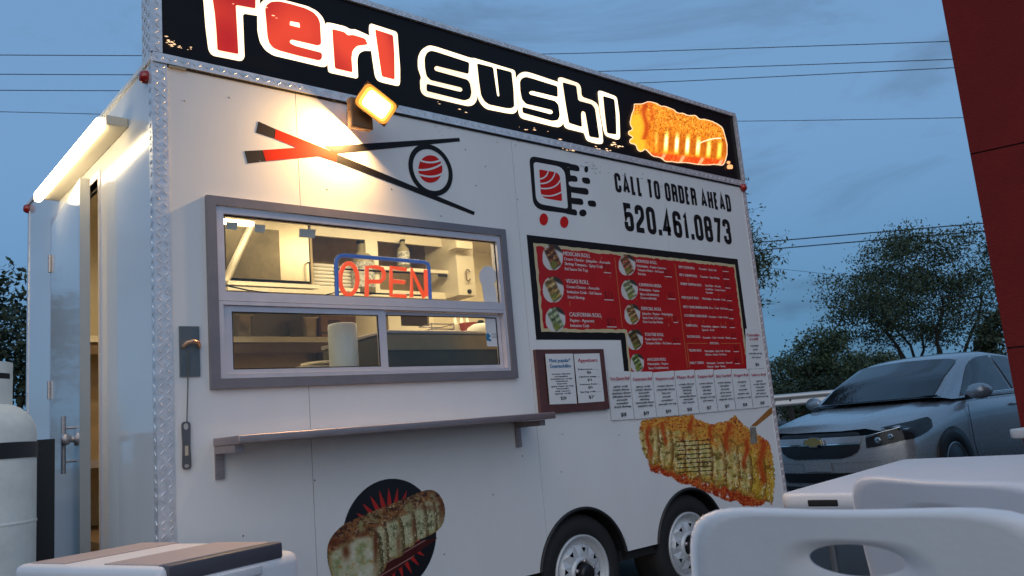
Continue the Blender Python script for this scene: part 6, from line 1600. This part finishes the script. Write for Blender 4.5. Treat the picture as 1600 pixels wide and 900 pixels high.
def spread_tree(name, label, base, rx, zlo, ztop, zc, ncl, nl, sig, size, lm, seed, stems=6, group=None, cat='tree', top_sparse=.5, r0=.16):
    """tree with a domed crown: limbs fork from the ground and feed leaf clumps set through the crown's volume"""
    rg = np.random.default_rng(seed); b = np.array(base, float); o = empty(name, label, cat, b, group)
    cl = []
    while len(cl) < ncl:
        p = rg.uniform(-1, 1, 3); rr = math.hypot(p[0], p[1])
        if rr > 1: continue
        ang_ = math.atan2(p[1], p[0]); lump = .82 + .18 * math.sin(ang_ * 3 + seed) + .10 * math.sin(ang_ * 7 + 2 * seed)
        zt = zc + (ztop - zc) * math.sqrt(max(0, 1 - (rr / lump) ** 2)) if rr < lump else -1
        zb = zlo + (zc - zlo) * (rr / lump) ** 2 * .9
        z = zlo + (ztop - zlo) * (p[2] + 1) / 2
        if z > zt or z < zb: continue
        if rg.uniform() < top_sparse * max(0, (z - zc) / (ztop - zc)) : continue
        cl.append(b + np.array([p[0] * rx, p[1] * rx, z]))
    cl = np.array(cl)
    m = MB(); nodes = []
    for k in range(stems):        # main stems
        th = 2 * math.pi * (k + rg.uniform(-.3, .3)) / stems; out_r = rx * rg.uniform(.30, .62); p = b + np.array([math.cos(th), math.sin(th), 0]) * r0; pts = [p]
        zz_ = zlo + (zc - zlo) * rg.uniform(.6, 1.1)
        for i in range(1, 8):
            t = i / 7; q = b + np.array([math.cos(th + .3 * math.sin(3 * t + k)) * (r0 + out_r * t ** 1.3), math.sin(th + .3 * math.sin(3 * t + k)) * (r0 + out_r * t ** 1.3), zz_ * t ** .9]) + rg.normal(scale=.03 * rx, size=3) * t; pts.append(q)
        m.tube(pts, np.linspace(r0 * .55, r0 * .22, 8), 7, False); nodes += [(q, r0 * .2) for q in pts[4:]]
    order = np.argsort(np.linalg.norm(cl - (b + np.array([0, 0, zlo])), axis=1))
    for i in order:               # limbs: each clump hangs on the nearest wood below it
        c = cl[i]; N_ = np.array([q for q, _ in nodes]); dd = np.linalg.norm(N_ - c, axis=1) + 1.5 * np.maximum(0, N_[:, 2] - c[2]); k = int(dd.argmin()); a, ra = nodes[k]
        mid = (a + c) / 2 + rg.normal(scale=.06, size=3) * np.linalg.norm(c - a) + np.array([0, 0, -.05 * np.linalg.norm(c - a)])
        ra = max(ra * .75, .008); m.tube([a, mid, c], [ra, ra * .7, ra * .4], 5, False); nodes += [(mid, ra * .75), (c, ra * .55)]
    m.build('trunk', M_bark, o)
    per = rg.poisson(nl, len(cl)) + 5; C0 = np.repeat(cl, per, 0); pts = C0 + rg.normal(size=C0.shape) * np.array([sig, sig, sig * .55])
    leaf_mesh('crown', pts, size, lm, o, rg, 2.2)
    return o
spread_tree('mesquite_tree', 'large spreading mesquite tree with thin forked limbs behind the silver car', gnd(1474, 30), 4.1, 2.55, 6.45, 3.8, 190, 190, .30, .044, M_leafm, 5, 9, top_sparse=.5, r0=.14)
spread_tree('mesquite_tree', 'mid-height green tree left of the large mesquite', gnd(1300, 40), 2.1, .9, 4.5, 2.4, 70, 150, .34, .075, M_leaf, 8, 5, 'trees across the road')
spread_tree('mesquite_tree', 'smaller green tree between the mid-height tree and the large mesquite', gnd(1376, 46), 1.7, .7, 3.5, 1.9, 50, 150, .34, .075, M_leaf, 9, 5, 'trees across the road')
spread_tree('desert_shrub', 'low dark shrub beside the trailer edge above the rail', gnd(1232, 46), 1.9, .3, 3.2, 1.6, 46, 150, .34, .08, M_leafd, 10, 5, 'trees across the road', 'shrub')
spread_tree('desert_shrub', 'low dark shrub in front of the mid-height tree', gnd(1275, 36), 1.5, .2, 2.0, 1.0, 40, 150, .28, .07, M_leafd, 14, 5, 'trees across the road', 'shrub')
spread_tree('evergreen_tree', 'narrow dark evergreen against the red wall edge', gnd(1566, 26), .62, .2, 3.2, 1.4, 40, 150, .18, .06, M_leafd, 12, 3)
spread_tree('dark_tree', 'dark dense tree left of the trailer with bare twigs on top', gnd(-40, 12.5), 1.9, .5, 3.7, 1.9, 110, 130, .22, .045, M_leafd, 21, 6, top_sparse=.4)
# feathery palo verde behind the right end of the trailer
rg = np.random.default_rng(31); base = np.array(gnd(1120, 13.0)); o = empty('palo_verde_tree', 'feathery palo verde tree behind the right end of the trailer', 'tree', base)
m = MB(); tips = []
for k in range(5):
    th = 2 * math.pi * k / 5; grow(m, base, np.array([math.cos(th) * .5, math.sin(th) * .5, 1.0]) / 1.12, 1.2, .07, 3, rg, tips, 3, .8, .5, .2)
T = np.array(tips) - base; S = np.array([1.65 / np.percentile(np.hypot(T[:, 0], T[:, 1]), 96)] * 2 + [4.2 / np.percentile(T[:, 2], 97)])
tips = list(T * S + base); m.v = [tuple((np.array(v) - base) * S + base) for v in m.v]
m.build('trunk', M_bark, o)
T = np.array(tips); ctr = T.mean(0); tw = MB(); lp = []
V = []; F_ = []
for t in T:
    for k in range(9):
        d = (t - ctr) * .5 + rg.normal(scale=.5, size=3); d[2] += .35; d /= np.linalg.norm(d); L_ = rg.uniform(.35, .8); q = t.copy(); side = np.cross(d, rg.normal(size=3)); side /= np.linalg.norm(side)
        for s in range(5):
            q2 = q + d * L_ / 5; wv_ = .006 * (1 - s / 6); i0 = len(V); V += [q - side * wv_, q + side * wv_, q2 + side * wv_ * .8, q2 - side * wv_ * .8]; F_.append((i0, i0 + 1, i0 + 2, i0 + 3))
            for z in range(4): lp.append(q2 + rg.normal(scale=.035, size=3))
            q = q2; d = d + rg.normal(scale=.10, size=3); d[2] -= .07; d /= np.linalg.norm(d)
tw.add(V, F_); tw.build('twigs', M_leafp, o); leaf_mesh('crown', np.array(lp), .022, M_leafp, o, rg, 3.4)

# ================================================================== RAIL AND POWER LINES
gr = empty('guard_rail', 'pale metal guard rail beside the road, left of the silver car', 'guard rail', gnd(1250, 22))
a, b = PD(1150, 622.5, 22), PD(1420, 600, 23); m = MB(); dv = b - a; dv[2] = 0; dv /= np.linalg.norm(dv); nv = np.array([-dv[1], dv[0], 0]); za = a[2]
m.grid([[p + nv * w_ + np.array([0, 0, h]) for p in (a, np.array([b[0], b[1], za]))] for w_, h in ((0, .0), (-.05, -.04), (-.05, -.10), (0, -.14), (0, -.18), (-.05, -.22), (-.05, -.28), (0, -.31))]); m.build('rail_beam', mat('galvanised', (.5, .5, .5), .45, .6), gr)
for k in range(4):
    p = a + (b - a) * (k + .3) / 4; m = MB(); m.box((p[0] - .05, p[1] + .02, 0), (p[0] + .05, p[1] + .12, za - .02)); m.build('post', M_bark, gr)
M_wire = mat('wire_black', (.01, .01, .012), .6)
LINES = [([(-200, 85), (0, 86), (225, 87), (550, 88), (870, 85), (1480, 65), (1700, 56)], 'uppermost power line crossing the sky behind the trailer', .020), ([(-200, 115), (0, 116), (225, 117), (600, 118), (950, 112), (1485, 93), (1700, 84)], 'second power line from the top', .020), ([(-200, 140), (0, 141), (195, 142), (600, 142), (985, 131), (1488, 106), (1700, 95)], 'third power line from the top', .020), ([(-200, 171), (0, 174), (140, 178), (600, 190), (1160, 190), (1503, 184), (1700, 180)], 'thin power line fourth from the top', .016),
         ([(700, 418), (1200, 377.5), (1533, 349), (1700, 335)], 'upper line of the thick pair beside the red wall', .030), ([(700, 434), (1225, 387.5), (1535, 361), (1700, 347)], 'lower line of the thick pair beside the red wall', .030), ([(1000, 404), (1230, 421), (1340, 434), (1500, 448)], 'faint thin line below the thick pair', .010)]
for pts, lb, r0 in LINES:
    xs = np.linspace(pts[0][0], pts[-1][0], 40); ys = np.interp(xs, [p[0] for p in pts], [p[1] for p in pts])
    ys = np.convolve(np.pad(ys, 3, mode='reflect', reflect_type='odd'), np.ones(7) / 7, 'valid')
    m = MB(); m.tube([PD(x, y, 45) for x, y in zip(xs, ys)], r0, 6); tag(recentre(m.build('power_line', M_wire)), lb, 'power line', 'power lines')

for o in list(bpy.data.objects):
    if '_o' in o: del o['_o']
